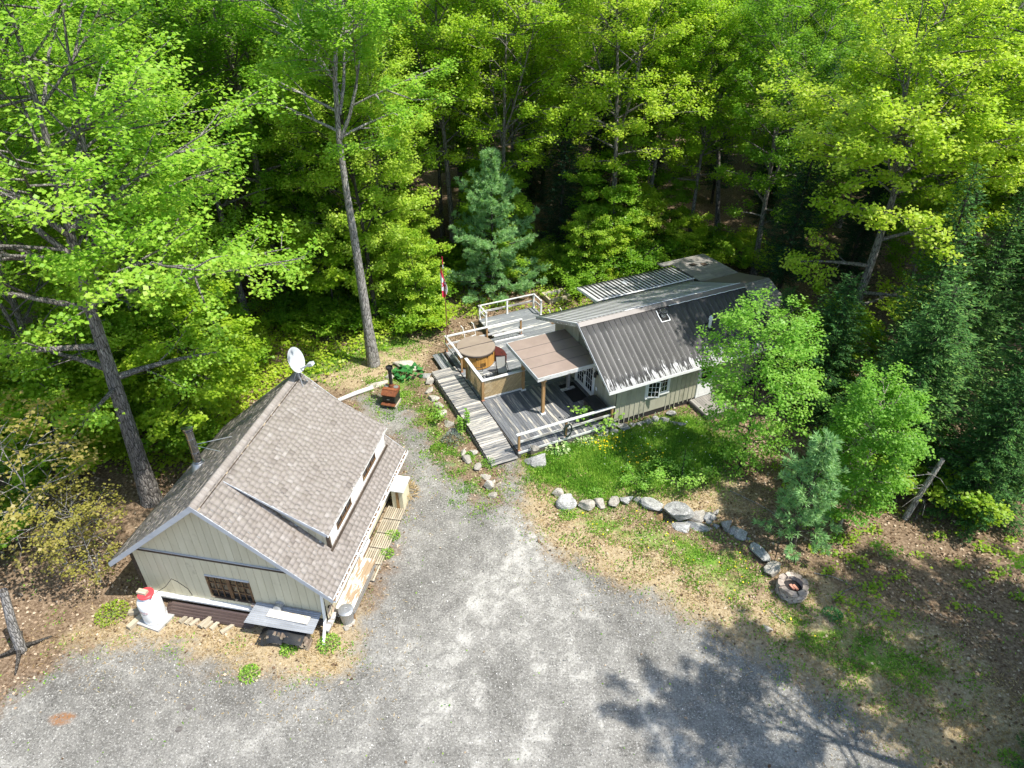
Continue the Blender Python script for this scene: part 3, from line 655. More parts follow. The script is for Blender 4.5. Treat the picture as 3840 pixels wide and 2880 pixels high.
def make_cabin():
    c = empty('cabin', CAB, CROT, 'greige board and batten cabin with ribbed metal roof and covered entry', 'building')
    RZ, SY, SZ, NY, NZ = 4.49, -3.03, 2.57, 4.25, 2.70
    X1 = 9.62
    xw, ys, yn = .74, -2.55, 3.55
    s_s = (RZ-SZ)/(-SY); s_n = (RZ-NZ)/NY
    under = lambda y: RZ-.16-(-y*s_s if y < 0 else y*s_n)
    MB().prism([(xw+.05, ys+.05, .12), (xw+.05, yn-.05, .12), (xw+.05, yn-.05, under(yn)-.06), (xw+.05, 0, RZ-.24), (xw+.05, ys+.05, under(ys)-.06)][::-1], (8.3, 0, 0)).build('wall_core', 'void_dark', c)
    # south wall, board and batten, with a casement window and a door
    zt = under(ys)-.02; bw = .3
    E = list(np.linspace(xw, 2.4, 7))+list(np.linspace(2.4, 3.66, 2))[1:]+list(np.linspace(3.66, 5.5, 8))[1:]+list(np.linspace(5.5, 6.35, 2))[1:]+list(np.linspace(6.35, 9.1, 11))[1:]
    plank_wall(c, E, ys, .03, .30, lambda x: zt, mat='siding_greige', gap=.006, hole=[(2.4, 3.66, 1.2, 2.18), (5.5, 6.35, .2, 2.16)])
    for i, e in enumerate(E[:-1]):
        if e in (0,) or 2.41 < e < 3.6: continue
        MB().box(e-.022, e+.022, ys-.022, ys-.001, .08 if e < 4.2 else .2, zt).build('batten', 'siding_greige', c)
    MB().box(xw+.02, 9.1, ys+.02, ys+.05, 0, .3).build('gap_shade', 'void_dark', c)  # dark sheet over the open gap below the boards, shade put in its colour
    w = empty('window'); w.parent = c
    for (a, b, z0, z1, nm) in ((2.34, 3.72, 2.14, 2.22, 'frame'), (2.34, 3.72, 1.14, 1.22, 'sill'), (2.34, 2.42, 1.22, 2.14, 'frame'), (3.64, 3.72, 1.22, 2.14, 'frame'), (3.02, 3.09, 1.22, 2.14, 'mullion')):
        MB().box(a, b, ys-.05 if nm != 'sill' else ys-.08, ys+.02, z0, z1).build(nm, 'white_paint', w)
    def sash(parent, wd, hh, nx, nz, fr=.05):
        for i in range(nx):
            for j in range(nz):
                MB().box(fr+(wd-2*fr)*i/nx+.008, fr+(wd-2*fr)*(i+1)/nx-.008, -.004, .004, fr+(hh-2*fr)*j/nz+.008, fr+(hh-2*fr)*(j+1)/nz-.008).build('pane', 'glass', parent)
        for (a, b, z0, z1) in ((0, fr, 0, hh), (wd-fr, wd, 0, hh), (fr, wd-fr, 0, fr), (fr, wd-fr, hh-fr, hh)): MB().box(a, b, -.02, .02, z0, z1).build('sash_rail', 'white_paint', parent)
        for i in range(1, nx): x = fr+(wd-2*fr)*i/nx; MB().box(x-.01, x+.01, -.012, .012, fr, hh-fr).build('glazing_bar', 'white_paint', parent)
        for j in range(1, nz): z = fr+(hh-2*fr)*j/nz; MB().box(fr, wd-fr, -.011, .011, z-.01, z+.01).build('glazing_bar', 'white_paint', parent)
    s1 = empty('fixed_sash', (3.09, ys-.005, 1.22)); s1.parent = c; sash(s1, .55, .92, 3, 3)
    s2 = empty('open_sash', (2.42, ys-.06, 1.22), R(-24)); s2.parent = c; sash(s2, .60, .92, 3, 3); s2['label'] = 'casement sash swung open'
    MB().box(2.44, 3.02, ys+.03, ys+.04, 1.24, 2.12).build('opening', 'void_dark', w)
    d = empty('side_door', (5.5, ys, 0)); d.parent = c
    for (a, b, z0, z1) in ((-.07, 0, .25, 2.22), (.85, .92, .25, 2.22), (-.07, .92, 2.2, 2.28)): MB().box(a, b, -.05, .02, z0, z1).build('frame', 'white_paint', d)
    MB().box(0, .85, -.02, .02, .25, 1.30).build('door_leaf', 'white_paint', d)
    for (a, b, z0, z1) in ((0, .1, 1.3, 2.2), (.75, .85, 1.3, 2.2), (.1, .75, 2.12, 2.2), (.1, .75, 1.68, 1.74)): MB().box(a, b, -.018, .02, z0, z1).build('stile', 'white_paint', d)
    for (a, b) in ((1.3, 1.68), (1.74, 2.12)): MB().box(.1, .75, -.004, .01, a, b).build('pane', 'glass', d)
    for (a, b) in ((.1, .4), (.46, .76)): MB().box(a, b, -.026, -.0195, .4, 1.15).build('raised_panel', 'white_paint', d)
    MB().cbox((.78, -.05, 1.05), (.05, .06, .05)).build('knob', 'galvanised', d)
    # west gable wall with french doors
    EW = list(np.linspace(ys, -.55, 11))+list(np.linspace(-.55, 1.12, 2))[1:]+list(np.linspace(1.12, yn, 13))[1:]
    plank_wall(c, EW, xw, .03, DZ-.1, lambda y: under(y)-.02, mat='siding_greige', axis='y', gap=.01, hole=[(-.55, 1.12, DZ-.1, 2.42)])
    plank_wall(c, [-.55, -.28, 0, .28, .56, .84, 1.12], xw, .03, 2.44, lambda y: under(y)-.02, mat='siding_greige', axis='y', gap=.01)
    fd = empty('french_doors', (xw-.01, -.55, DZ), R(90)); fd.parent = c
    for (a, b, z0, z1) in ((-.06, .02, 0, 2.04), (1.65, 1.73, 0, 2.04), (-.06, 1.73, 2.0, 2.08)): MB().box(a, b, -.03, .05, z0, z1).build('frame', 'white_paint', fd)
    for k, x in enumerate((.02, .84)):
        lf = empty('door_leaf', (x, .0, .02)); lf.parent = fd
        for (a, b, z0, z1) in ((0, .11, 0, 1.98), (.70, .81, 0, 1.98), (.11, .70, 0, .22), (.11, .70, 1.86, 1.98)): MB().box(a, b, -.02, .02, z0, z1).build('stile', 'white_paint', lf)
        for i in range(3):
            for j in range(5):
                MB().box(.11+.197*i+.01, .11+.197*(i+1)-.01, -.004, .004, .22+.328*j+.01, .22+.328*(j+1)-.01).build('pane', 'glass', lf)
        bars = MB()
        for i in (1, 2): bars.box(.11+.197*i-.011, .11+.197*i+.011, -.012, .012, .22, 1.86)
        for j in range(1, 5): bars.box(.11, .70, -.011, .011, .22+.328*j-.011, .22+.328*j+.011)
        bars.build('glazing_bars', 'white_paint', lf)
        if k == 0: MB().cbox((.76, .05, 1.0), (.05, .07, .16)).build('handle', 'black_metal', lf)
    wl = empty('wall_lantern', (xw-.02, -.86, 2.05)); wl.parent = c
    MB().box(-.03, 0, -.06, .06, -.1, .1).build('back_plate', 'black_metal', wl); MB().lathe([(.03, -.22), (.07, -.2), (.085, .0), (.05, .06), (.01, .12)], 8, (-.14, 0, 0)).build('lamp_body', 'black_metal', wl); MB().bar((-.02, 0, .08), (-.14, 0, .12), .025, .025).build('arm', 'black_metal', wl)
    MB().box(xw-.025, xw-.001, -.88, -.76, 1.02, 1.18).build('outlet_cover', 'white_paint', c)
    MB().lathe([(.0, 0), (.24, 0), (.27, .05), (.22, .09), (0, .1)], 18, (0, 0, 0), False).build('log_slice', 'log_bark', c, True, M=Matrix.Translation((xw-.01, -1.62, 1.98)) @ Matrix.Rotation(R(-90), 4, 'Y'))
    # north wall (seen under the eave)
    plank_wall(c, list(np.linspace(xw, 9.1, 28)), yn, .03, .1, lambda x: under(yn)-.05, mat='siding_greige', out=1)
    # roof: decks, panels, ridge, fascia
    MB().prism([(0, 0, RZ-.04), (0, SY, SZ-.04), (0, SY, SZ-.10), (0, 0, RZ-.11)], (X1, 0, 0)).build('roof_deck', 'siding_greige', c)
    MB().prism([(0, 0, RZ-.11), (0, NY, NZ-.10), (0, NY, NZ-.04), (0, 0, RZ-.04)], (X1, 0, 0)).build('roof_deck', 'siding_greige', c)
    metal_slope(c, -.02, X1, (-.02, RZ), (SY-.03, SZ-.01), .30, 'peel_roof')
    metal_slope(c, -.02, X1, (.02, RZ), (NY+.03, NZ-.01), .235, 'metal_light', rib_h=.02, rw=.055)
    rm = MB(); rm.add([(-.03, -.20, RZ-.20*s_s+.045), (-.03, 0, RZ+.055), (-.03, .16, RZ-.16*s_n+.045), (X1+.02, -.20, RZ-.20*s_s+.045), (X1+.02, 0, RZ+.055), (X1+.02, .16, RZ-.16*s_n+.045)], [(0, 3, 4, 1), (1, 4, 5, 2)])
    rm.build('ridge_flashing', 'flashing_brown', c)
    pts = [(x, .165+.012*math.sin(x*9), RZ-.165*s_n+.05) for x in np.arange(2.6, X1, .12)]
    MB().tube(pts, .022, 5).build('sealant_bead', 'white_paint', c)
    pts = [(x, -.205+.012*math.sin(x*11+1)+.006*math.sin(x*31), RZ-.205*s_s+.045) for x in np.arange(4.9, X1, .1)]
    MB().tube(pts, .02, 5).build('sealant_bead', 'white_paint', c)
    for A, B in (((0, RZ), (SY-.02, SZ)), ((0, RZ), (NY+.02, NZ))):
        P = [(-.035, A[0], A[1]+.0), (-.035, B[0], B[1]+.0), (-.035, B[0], B[1]-.17), (-.035, A[0], A[1]-.19)]
        MB().prism(P, (.03, 0, 0)).build('rake_board', 'white_peel', c)
        MB().prism([(-.06, A[0], A[1]+.036), (-.06, B[0], B[1]+.036), (-.06, B[0], B[1]-.05), (-.06, A[0], A[1]-.05)], (.02, 0, 0)).build('rake_trim', 'fascia_grey', c)
    MB().box(-.03, X1, SY-.06, SY-.035, SZ-.17, SZ-.02).build('eave_board', 'white_paint', c)
    # turbine vent and white vent pipe on the south slope
    v = empty('roof_vent', (4.36, -.55, RZ-.55*s_s)); v.parent = c
    MB().prism([(-.24, -.28, -.28*s_s+.035), (.24, -.28, -.28*s_s+.035), (.24, .24, .24*s_s+.035), (-.24, .24, .24*s_s+.035)], (0, 0, .015)).build('base_plate', 'black_rubber', v)
    for a, b in (((-.25, -.29), (.25, -.29)), ((.25, -.29), (.25, .25)), ((-.25, .25), (-.25, -.29))):
        MB().tube([(a[0]+(b[0]-a[0])*t+.01*math.sin(9*t), a[1]+(b[1]-a[1])*t, (a[1]+(b[1]-a[1])*t)*s_s+.05) for t in np.linspace(0, 1, 12)], .026, 5).build('sealant_bead', 'white_paint', v)
    MB().lathe([(.13, -.05), (.13, .14)], 18).build('collar', 'galvanised', v, True)
    MB().lathe([(.10, .12), (.19, .16), (.20, .21), (.16, .30), (.05, .33), (0, .335)], 18, (0, 0, 0), False).build('cap', 'black_metal', v, True)
    for k in range(14):
        a = 2*math.pi*k/14; MB().bar((.195*math.cos(a), .195*math.sin(a), .16), (.165*math.cos(a+.3), .165*math.sin(a+.3), .30), .012, .03).build('vane', 'galvanised', v)
    p = empty('vent_pipe', (6.48, -1.55, RZ-1.55*s_s)); p.parent = c
    MB().lathe([(.075, -.05), (.075, .42), (.11, .43), (.11, .5), (.07, .52), (.07, .57), (.10, .58), (.03, .66)], 16).build('pipe', 'white_paint', p, True)
    MB().prism([(-.16, -.22, -.22*s_s+.035), (.16, -.22, -.22*s_s+.035), (.16, .2, .2*s_s+.035), (-.16, .2, .2*s_s+.035)], (0, 0, .015)).build('base_plate', 'black_rubber', p)
    # lean-to along the north eave
    lt = empty('lean_to'); lt.parent = c
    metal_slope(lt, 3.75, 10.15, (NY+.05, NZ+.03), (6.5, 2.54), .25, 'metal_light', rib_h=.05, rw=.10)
    MB().prism([(3.72, NY+.05, NZ-.02), (3.72, 6.5, 2.50), (3.72, 6.5, 2.40), (3.72, NY+.05, NZ-.12)][::-1], (6.4, 0, 0)).build('roof_deck', 'siding_greige', lt)
    MB().prism([(3.70, NY, NZ+.03), (3.70, 6.52, 2.55), (3.70, 6.52, 2.40), (3.70, NY, NZ-.14)], (.02, 0, 0)).build('rake_board', 'white_paint', lt)
    pts = [(x, NY+.05+.015*math.sin(x*13), NZ+.065) for x in np.arange(3.7, 10.2, .1)]
    MB().tube(pts, .035, 5).build('sealant_bead', 'white_paint', lt)
    MB().prism([(4.6, 3.68, .02), (10.0, 3.68, .02), (10.0, 6.2, .02), (4.6, 6.2, .02)], (0, 0, 2.35)).build('wall', 'grey_wood', lt)
    MB().box(6.2, 6.55, 5.55, 5.9, 2.64, 2.648).build('patch', 'fascia_grey', lt)
    # rear addition: low gable behind the main roof
    rr = empty('rear_addition'); rr.parent = c
    ry, rz_ = 1.45, 3.5
    MB().prism([(9.7, -.6, .02), (12.6, -.6, .02), (12.6, 6.6, .02), (9.7, 6.6, .02)], (0, 0, 2.3)).build('wall', 'siding_greige', rr)
    MB().prism([(9.35, ry, rz_), (9.35, 3.75, 2.80), (9.35, 3.75, 2.70), (9.35, ry, rz_-.12)][::-1], (3.5, 0, 0)).build('upper_slope', 'flashing_brown', rr)
    MB().prism([(9.35, ry, rz_-.01), (9.35, -.6, 2.60), (9.35, -.6, 2.50), (9.35, ry, rz_-.12)], (3.5, 0, 0)).build('south_deck', 'grey_wood', rr)
    yy = np.linspace(3.76, 7.0, 15)
    for i in range(14):
        for (a, b) in ((10.17, 11.3), (11.3, 12.85)) if i < 12 else ((9.45, 11.0), (11.0, 12.85)):
            z0, z1 = 2.79-(yy[i]-3.76)*.045, 2.79-(yy[i+1]-3.76)*.045
            MB().hexa([(a+.004, yy[i]+.004, z0-.05), (b-.004, yy[i]+.004, z0-.05), (b-.004, yy[i+1]-.004, z1-.05), (a+.004, yy[i+1]-.004, z1-.05), (a+.004, yy[i]+.004, z0), (b-.004, yy[i]+.004, z0), (b-.004, yy[i+1]-.004, z1+.006), (a+.004, yy[i+1]-.004, z1+.006)]).build('roof_plank', 'grey_wood', rr)
    for (a, b, q, e) in ((11.0, 11.35, 5.7, 6.0), (11.65, 12.0, 5.45, 5.8)): MB().box(a, b, q, e, 2.735, 2.742).build('patch', 'trim_dark', rr)
    n_ = 11
    for r_ in range(n_):
        t0, t1 = r_/n_, (r_+1.15)/n_
        for k in range(9):
            a = 9.36+k*.387+(r_ % 2)*.1; b = min(a+.38, 12.86)
            y0_, y1_ = ry-(ry+.6)*t0, ry-(ry+.6)*t1; z0_, z1_ = rz_-(rz_-2.6)*t0, rz_-(rz_-2.6)*t1
            MB().hexa([(a, y1_, z1_), (b, y1_, z1_), (b, y0_, z0_), (a, y0_, z0_), (a, y1_, z1_+.03), (b, y1_, z1_+.03), (b, y0_, z0_+.008), (a, y0_, z0_+.008)]).build('roof_shingle', 'grey_wood', rr)
    # entry canopy
    k = empty('entry_canopy'); k.parent = c
    yy = np.linspace(-.9, 2.48, 5)
    for i in range(4): MB().box(-2.5, xw-.03, yy[i]+.002, yy[i+1]-.002, 2.655, 2.70+.004*(i % 2)).build('roof_sheet', 'canopy_brown', k)
    for i in range(1, 4): MB().box(-2.5, xw-.03, yy[i]-.012, yy[i]+.012, 2.706, 2.714).build('seam', 'flashing_brown', k)
    MB().box(-2.54, xw-.03, -.94, -.905, 2.50, 2.70).build('fascia', 'white_peel', k)
    MB().box(-2.54, xw-.03, 2.49, 2.52, 2.50, 2.70).build('fascia', 'white_peel', k)
    MB().box(-2.54, -2.505, -.90, 2.485, 2.50, 2.702).build('fascia', 'fascia_grey', k)
    for y in np.linspace(-.8, 2.4, 6): MB().box(-2.45, xw-.05, y-.02, y+.02, 2.53, 2.65).build('rafter', 'bare_wood', k)
    MB().box(-2.2, -2.05, -.9, 2.45, 2.38, 2.53).build('beam', 'bare_wood', k)
    for y in (-.68, 1.5):
        po = MB().box(-2.17, -2.03, y-.07, y+.07, DZ+.08, 2.38).build('post', 'bare_wood', k)
        MB().box(-2.22, -1.98, y-.12, y+.12, DZ+.005, DZ+.08).build('post_base', 'white_paint', po)
    MB().bar((-2.1, -.62, 2.1), (-2.1, -.25, 2.36), .1, .09).build('knee_brace', 'bare_wood', k)
    MB().box(-.05, .09, .62, .76, DZ+.02, 2.5).build('post', 'grey_wood', k); MB().box(-.4, .35, .5, .72, DZ+.002, DZ+.04).build('threshold', 'white_peel', k)
    # downspout cable at the corner
    MB().tube([(xw-.03, ys-.04, 2.2), (xw-.05, ys-.08, 1.3), (xw-.14, ys-.1, .5)], .018, 6).build('cable', 'black_rubber', c)
    return c
cabin = make_cabin()

# ------------------------------------------------------------------ deck
def make_deck():
    d = empty('wooden_deck', CAB, CROT, 'grey painted plank deck with peeling paint wrapping the cabin entry', 'deck')
    def zr(y): return DZ if y > -.4 else DZ-.26*((-.4-y)/2.5)
    y = -2.85; i = 0
    while y < 4.9:
        w = .142; z = zr(y+w/2); sl = zr(y+w)-zr(y)
        board('walk_plank', 1.28+.02*math.sin(i*2.3), w-.018, .034, 'deck_walk', d, (-5.06, y+w/2, z-.017), (1, 0, .004*math.sin(i)), (0, -sl/w, 1)); y += w; i += 1
    x = -4.36; i = 0
    while x < .66:
        a, b = (-2.72, 1.40)
        if x < -4.3: a = -2.72
        board('deck_plank', b-a, .132, .034, 'deck_mid', d, (x+.07, (a+b)/2, DZ-.017+.002*math.sin(i*1.7)), (0, 1, 0)); x += .142; i += 1
    y = 1.42; i = 0
    while y < 6.58:
        x1 = .70 if y < 3.6 else 3.55
        mid = -4.36+(x1+4.36)*(.45+.25*math.sin(i*2.1))
        for a, b in ((-4.36, mid-.004), (mid+.004, x1)): board('deck_plank', b-a, .132, .034, 'deck_grey', d, ((a+b)/2, y+.07, DZ-.017+.002*math.sin(i*1.9)), (1, 0, 0))
        y += .142; i += 1
    y = 6.6; i = 0
    while y < 8.95:
        board('deck_plank', 3.62, .132, .034, 'deck_grey', d, (.44, y+.07, DZ-.02+.002*math.sin(i)), (1, 0, 0)); y += .142; i += 1
    for k in range(4): board('step_plank', 2.35, .132, .034, 'deck_grey', d, (-4.98+.145*k, 5.55, .22), (0, 1, 0))
    for k in range(3): board('step_plank', 1.1, .132, .034, 'deck_grey', d, (-4.55, 4.46-.145*k, .3), (1, 0, 0))
    j = MB()
    for (a, b, c_, e) in ((-5.70, -5.66, -2.8, 4.9), (-4.42, -4.38, -2.72, 6.6), (.62, .66, -2.72, -2.0)): pass
    MB().hexa([(-5.73, -2.85, -.05), (-5.69, -2.85, -.05), (-5.69, 4.93, -.05), (-5.73, 4.93, -.05), (-5.73, -2.85, .10), (-5.69, -2.85, .10), (-5.69, 4.93, .36), (-5.73, 4.93, .36)]).build('rim_joist', 'grey_wood', d)
    MB().box(-4.36, .7, -2.76, -2.725, .27, .37).build('rim_joist', 'white_peel', d); MB().box(-4.36, .7, -2.74, -2.71, -.02, .268).build('rim_joist', 'joist_dark', d)
    MB().box(-4.40, -4.37, -2.72, 6.6, -.02, .35).build('rim_joist', 'joist_dark', d)
    MB().box(-4.36, 3.5, 6.585, 6.6, -.02, .35).build('rim_joist', 'joist_dark', d); MB().box(-1.36, 2.25, 8.95, 8.99, -.02, .35).build('rim_joist', 'joist_dark', d)
    MB().box(-1.39, -1.37, 6.6, 8.98, -.02, .36).build('rim_joist', 'joist_dark', d); MB().box(-5.69, -4.4, 4.93, 4.96, -.02, .36).build('rim_joist', 'joist_dark', d)
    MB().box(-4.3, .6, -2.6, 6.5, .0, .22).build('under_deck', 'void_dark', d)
    return d
deck = make_deck()

def railing(label, posts, runs, top=DZ+.93, post_mat='bare_wood', wide=.14, low=.45, base=True, h=.04):
    r = empty('deck_railing', CAB, CROT, label, 'railing', 'railings around the deck')
    for (x, y) in posts:
        p = MB().box(x-.045, x+.045, y-.045, y+.045, DZ+.002, top-.02).build('post', post_mat, r)
        if base: MB().box(x-.06, x+.06, y-.06, y+.06, DZ+.003, DZ+.04).build('post_foot', 'brick_red' if post_mat == 'bare_wood' else 'white_paint', p)
    for (a, b) in runs:
        A, B = Vector((*a, 0)), Vector((*b, 0)); dd = (B-A); L = dd.length; mid = (A+B)/2
        board('top_rail', L+.1, wide, h, 'white_peel', r, (mid.x, mid.y, top), dd)
        n = Vector((-dd.y, dd.x, 0)).normalized()*.06
        board('lower_rail', L-.02, .035, .11, 'white_peel', r, (mid.x+n.x, mid.y+n.y, DZ+low), dd)
    return r
railing('long white peeling railing along the lawn edge of the deck', [(-4.3, -2.66), (-1.92, -2.66), (.5, -2.66)], [((-4.36, -2.66), (.58, -2.66))], top=DZ+.90, low=.42)
railing('short white railing beside the hot tub facing the gravel', [(-4.28, 4.28), (-4.28, 6.5)], [((-4.28, 4.24), (-4.28, 6.56))], low=.5)
railing('white peeling railing behind the hot tub toward the forest', [(-1.9, 6.5), (.17, 6.5)], [((-4.22, 6.51), (.2, 6.49))], low=.4)
rx = railing('white two-rail railing around the far corner of the deck', [(-1.3, 8.95), (-1.28, 8.05), (.44, 8.93), (2.17, 8.9), (2.19, 7.98)], [((-1.34, 8.94), (2.2, 8.9)), ((-1.3, 8.9), (-1.28, 8.0)), ((2.18, 8.85), (2.2, 7.94))], top=DZ+.92, post_mat='white_paint', wide=.09)

def lattice_screen():
    r = empty('lattice_screen', CAB, CROT, 'tan lattice privacy screen with white cap around the sling chairs', 'screen')
    top = DZ+1.18
    for (x, y) in ((-4.28, 1.5), (-4.25, 3.6)):
        p = MB().box(x-.06, x+.06, y-.06, y+.06, DZ+.002, top-.02).build('post', 'bare_wood', r); MB().box(x-.075, x+.075, y-.075, y+.075, DZ+.003, DZ+.05).build('post_foot', 'brick_red', p)
    board('cap_rail', 2.35, .16, .04, 'white_peel', r, (-3.16, 1.5, top), (1, 0, 0)); board('cap_rail', 2.2, .16, .04, 'white_peel', r, (-4.26, 2.6, top+.003), (0, 1, 0))
    board('bottom_rail', 2.1, .05, .09, 'white_peel', r, (-3.17, 1.5, DZ+.10), (1, 0, 0)); board('bottom_rail', 2.0, .05, .09, 'old_wood', r, (-4.26, 2.55, DZ+.10), (0, 1, 0))
    for (ax, a0, a1, fx) in (('x', -4.2, -2.16, 1.5), ('y', 1.58, 3.52, -4.26)):
        z0, z1 = DZ+.14, top-.03; H = z1-z0; pan = empty('lattice_panel'); pan.parent = r
        for sgn, off in ((1, -.009), (-1, .009)):
            t = a0-H
            while t < a1:
                lo, hi = max(a0, t), min(a1, t+H)
                if hi-lo > .05:
                    if sgn > 0: za, zb = z0+(lo-t), z0+(hi-t)
                    else: za, zb = z1-(lo-t), z1-(hi-t)
                    P, Q = ((lo, fx+off, za), (hi, fx+off, zb)) if ax == 'x' else ((fx+off, lo, za), (fx+off, hi, zb))
                    MB().bar(P, Q, .035, .008, (0, 1, 0) if ax == 'x' else (1, 0, 0)).build('lattice_slat', 'lattice', pan)
                t += .095
    return r
MAT['lattice'] = nmat('lattice', [(.34, .24, .12), (.50, .38, .21)], 3, rough=.8, rnd=.15)
lattice_screen()

# ------------------------------------------------------------------ things on and around the deck
def hot_tub():
    t = empty('hot_tub', cl(-3.19, 4.97, DZ), CROT, 'round hot tub with wooden staves and taupe cover on the deck', 'hot tub')
    MB().lathe([(.93, .03), (.93, .80)], 40, cap=False).build('shell', 'dark_vinyl', t, True)
    MB().lathe([(.95, .0), (.95, .05), (.0, .05)], 40, cap=False).build('base_ring', 'dark_vinyl', t, True)
    n = 60; st = MB().box(-.047, .047, -.012, .012, .05, .80).mesh('stave', 'tub_skirt')
    for k in range(n):
        a = 2*math.pi*k/n; link('stave', st, t, loc=(.955*math.cos(a), .955*math.sin(a), 0), rz=a+math.pi/2)
    cv = empty('cover', (0, 0, 0)); cv.parent = t
    for s in (0, 1):
        m = MB(); N = 24; A = [s*math.pi+math.pi*i/N for i in range(N+1)]
        V = []
        for (r, z) in ((1.0, .80), (1.02, .83), (1.02, .91), (.99, .945), (.6, .965), (0, .975)):
            for a in A: V.append((r*math.cos(a), r*math.sin(a)+(.006 if s == 0 else -.006), z))
        F = [(i*(N+1)+j, i*(N+1)+j+1, (i+1)*(N+1)+j+1, (i+1)*(N+1)+j) for i in range(5) for j in range(N)]
        m.add(V, F); m.build('half_cover', 'tub_cover', cv, True)
    MB().lathe([(1.012, .79), (1.03, .80), (1.03, .86), (1.015, .865)], 40, cap=False).build('skirt_band', 'dark_vinyl', cv, True)
    MB().box(-1.0, 1.0, -.03, .03, .968, .975).build('fold_seam', 'dark_vinyl', cv)
    for a in (R(250), R(285), R(310), R(345)): MB().cbox((.975*math.cos(a), .975*math.sin(a), .70), (.05, .05, .07)).build('latch', 'black_metal', t)
    vent = MB()
    for k in range(6):
        a = R(262)+.055*k; vent.cbox((.972*math.cos(a), .972*math.sin(a), .30), (.014, .03, .22), Matrix.Rotation(a+math.pi/2, 3, 'Z'))
    vent.build('service_vent', 'black_metal', t)
    return t
hot_tub()
def tub_steps():
    t = empty('tub_steps', cl(-1.82, 4.9, DZ+.002), CROT, 'dark maroon two-tread steps beside the hot tub', 'steps')
    for r0, r1, h, nm in ((.0, .34, .40, 'upper_tread'), (.34, .62, .20, 'lower_tread')):
        P = []
        for a in np.linspace(-.55, .55, 8): P.append((-1.37+(1.0+r1+.02)*math.cos(a)+.0, (1.0+r1)*math.sin(a)*.85, 0))
        for a in np.linspace(.55, -.55, 8): P.append((-1.37+(1.0+r0+.02)*math.cos(a), (1.0+r0)*math.sin(a)*.85, 0))
        MB().prism(P, (0, 0, h)).build(nm, 'maroon', t)
    for h, r in ((.1, 1.66), (.3, 1.385)): MB().bar((-1.37+r, -.25, h), (-1.37+r, .25, h), .01, .05).build('grip', 'dark_vinyl', t)
tub_steps()
def sling_chair(x, y, rz, label):
    c = empty('sling_chair', cl(x, y, DZ+.002), CROT+rz, label, 'chair', 'sling chairs behind the lattice screen')
    V = []; prof = [(.27, .42), (.1, .39), (-.16, .37), (-.24, .40), (-.32, .62), (-.42, .95)]
    for yy, z in prof:
        for k in range(5): V.append(((k-2)*.115, yy, z-.03*(1-((k-2)/2)**2)))
    n = len(prof)
    def surf(i0, i1, nm):
        m = MB(); vv = [v for i in range(i0, i1+1) for v in V[i*5:i*5+5]]; b = [(a, b_-.0, z-.008) for a, b_, z in vv]; q = i1-i0
        F = [(i*5+k, i*5+k+1, i*5+k+6, i*5+k+5) for i in range(q) for k in range(4)]; nb = len(vv)
        m.add(vv+b, F+[tuple(reversed([j+nb for j in f])) for f in F]); m.build(nm, 'sling', c, True)
    surf(0, 3, 'seat'); surf(3, 5, 'backrest')
    for s in (-1, 1):
        x_ = s*.245
        MB().tube([(x_, .27, .43), (x_, .1, .40), (x_, -.16, .38), (x_, -.24, .41), (x_, -.32, .63), (x_, -.42, .96)], .016, 6).build('side_rail', 'black_metal', c)
        MB().tube([(x_*1.08, .24, .40), (x_*1.15, .30, .0)], .016, 6).build('leg', 'black_metal', c)
        MB().tube([(x_*1.08, -.16, .38), (x_*1.15, -.38, .0)], .016, 6).build('leg', 'black_metal', c)
        MB().tube([(x_*1.12, .26, .36), (x_*1.12, .26, .62), (x_*1.12, -.30, .64)], .018, 6).build('armrest', 'black_metal', c)
    MB().tube([(-.245, -.42, .96), (.245, -.42, .96)], .014, 6).build('head_bar', 'black_metal', c)
sling_chair(-2.55, 3.05, R(165), 'grey sling chair facing the lattice corner, nearest the tub steps')
sling_chair(-3.05, 2.1, R(-20), 'grey sling chair close behind the long lattice panel')
sling_chair(-3.75, 2.35, R(-75), 'grey sling chair tucked in the lattice corner')
sling_chair(-3.85, 3.15, R(-110), 'grey sling chair nearest the gap in the railing')

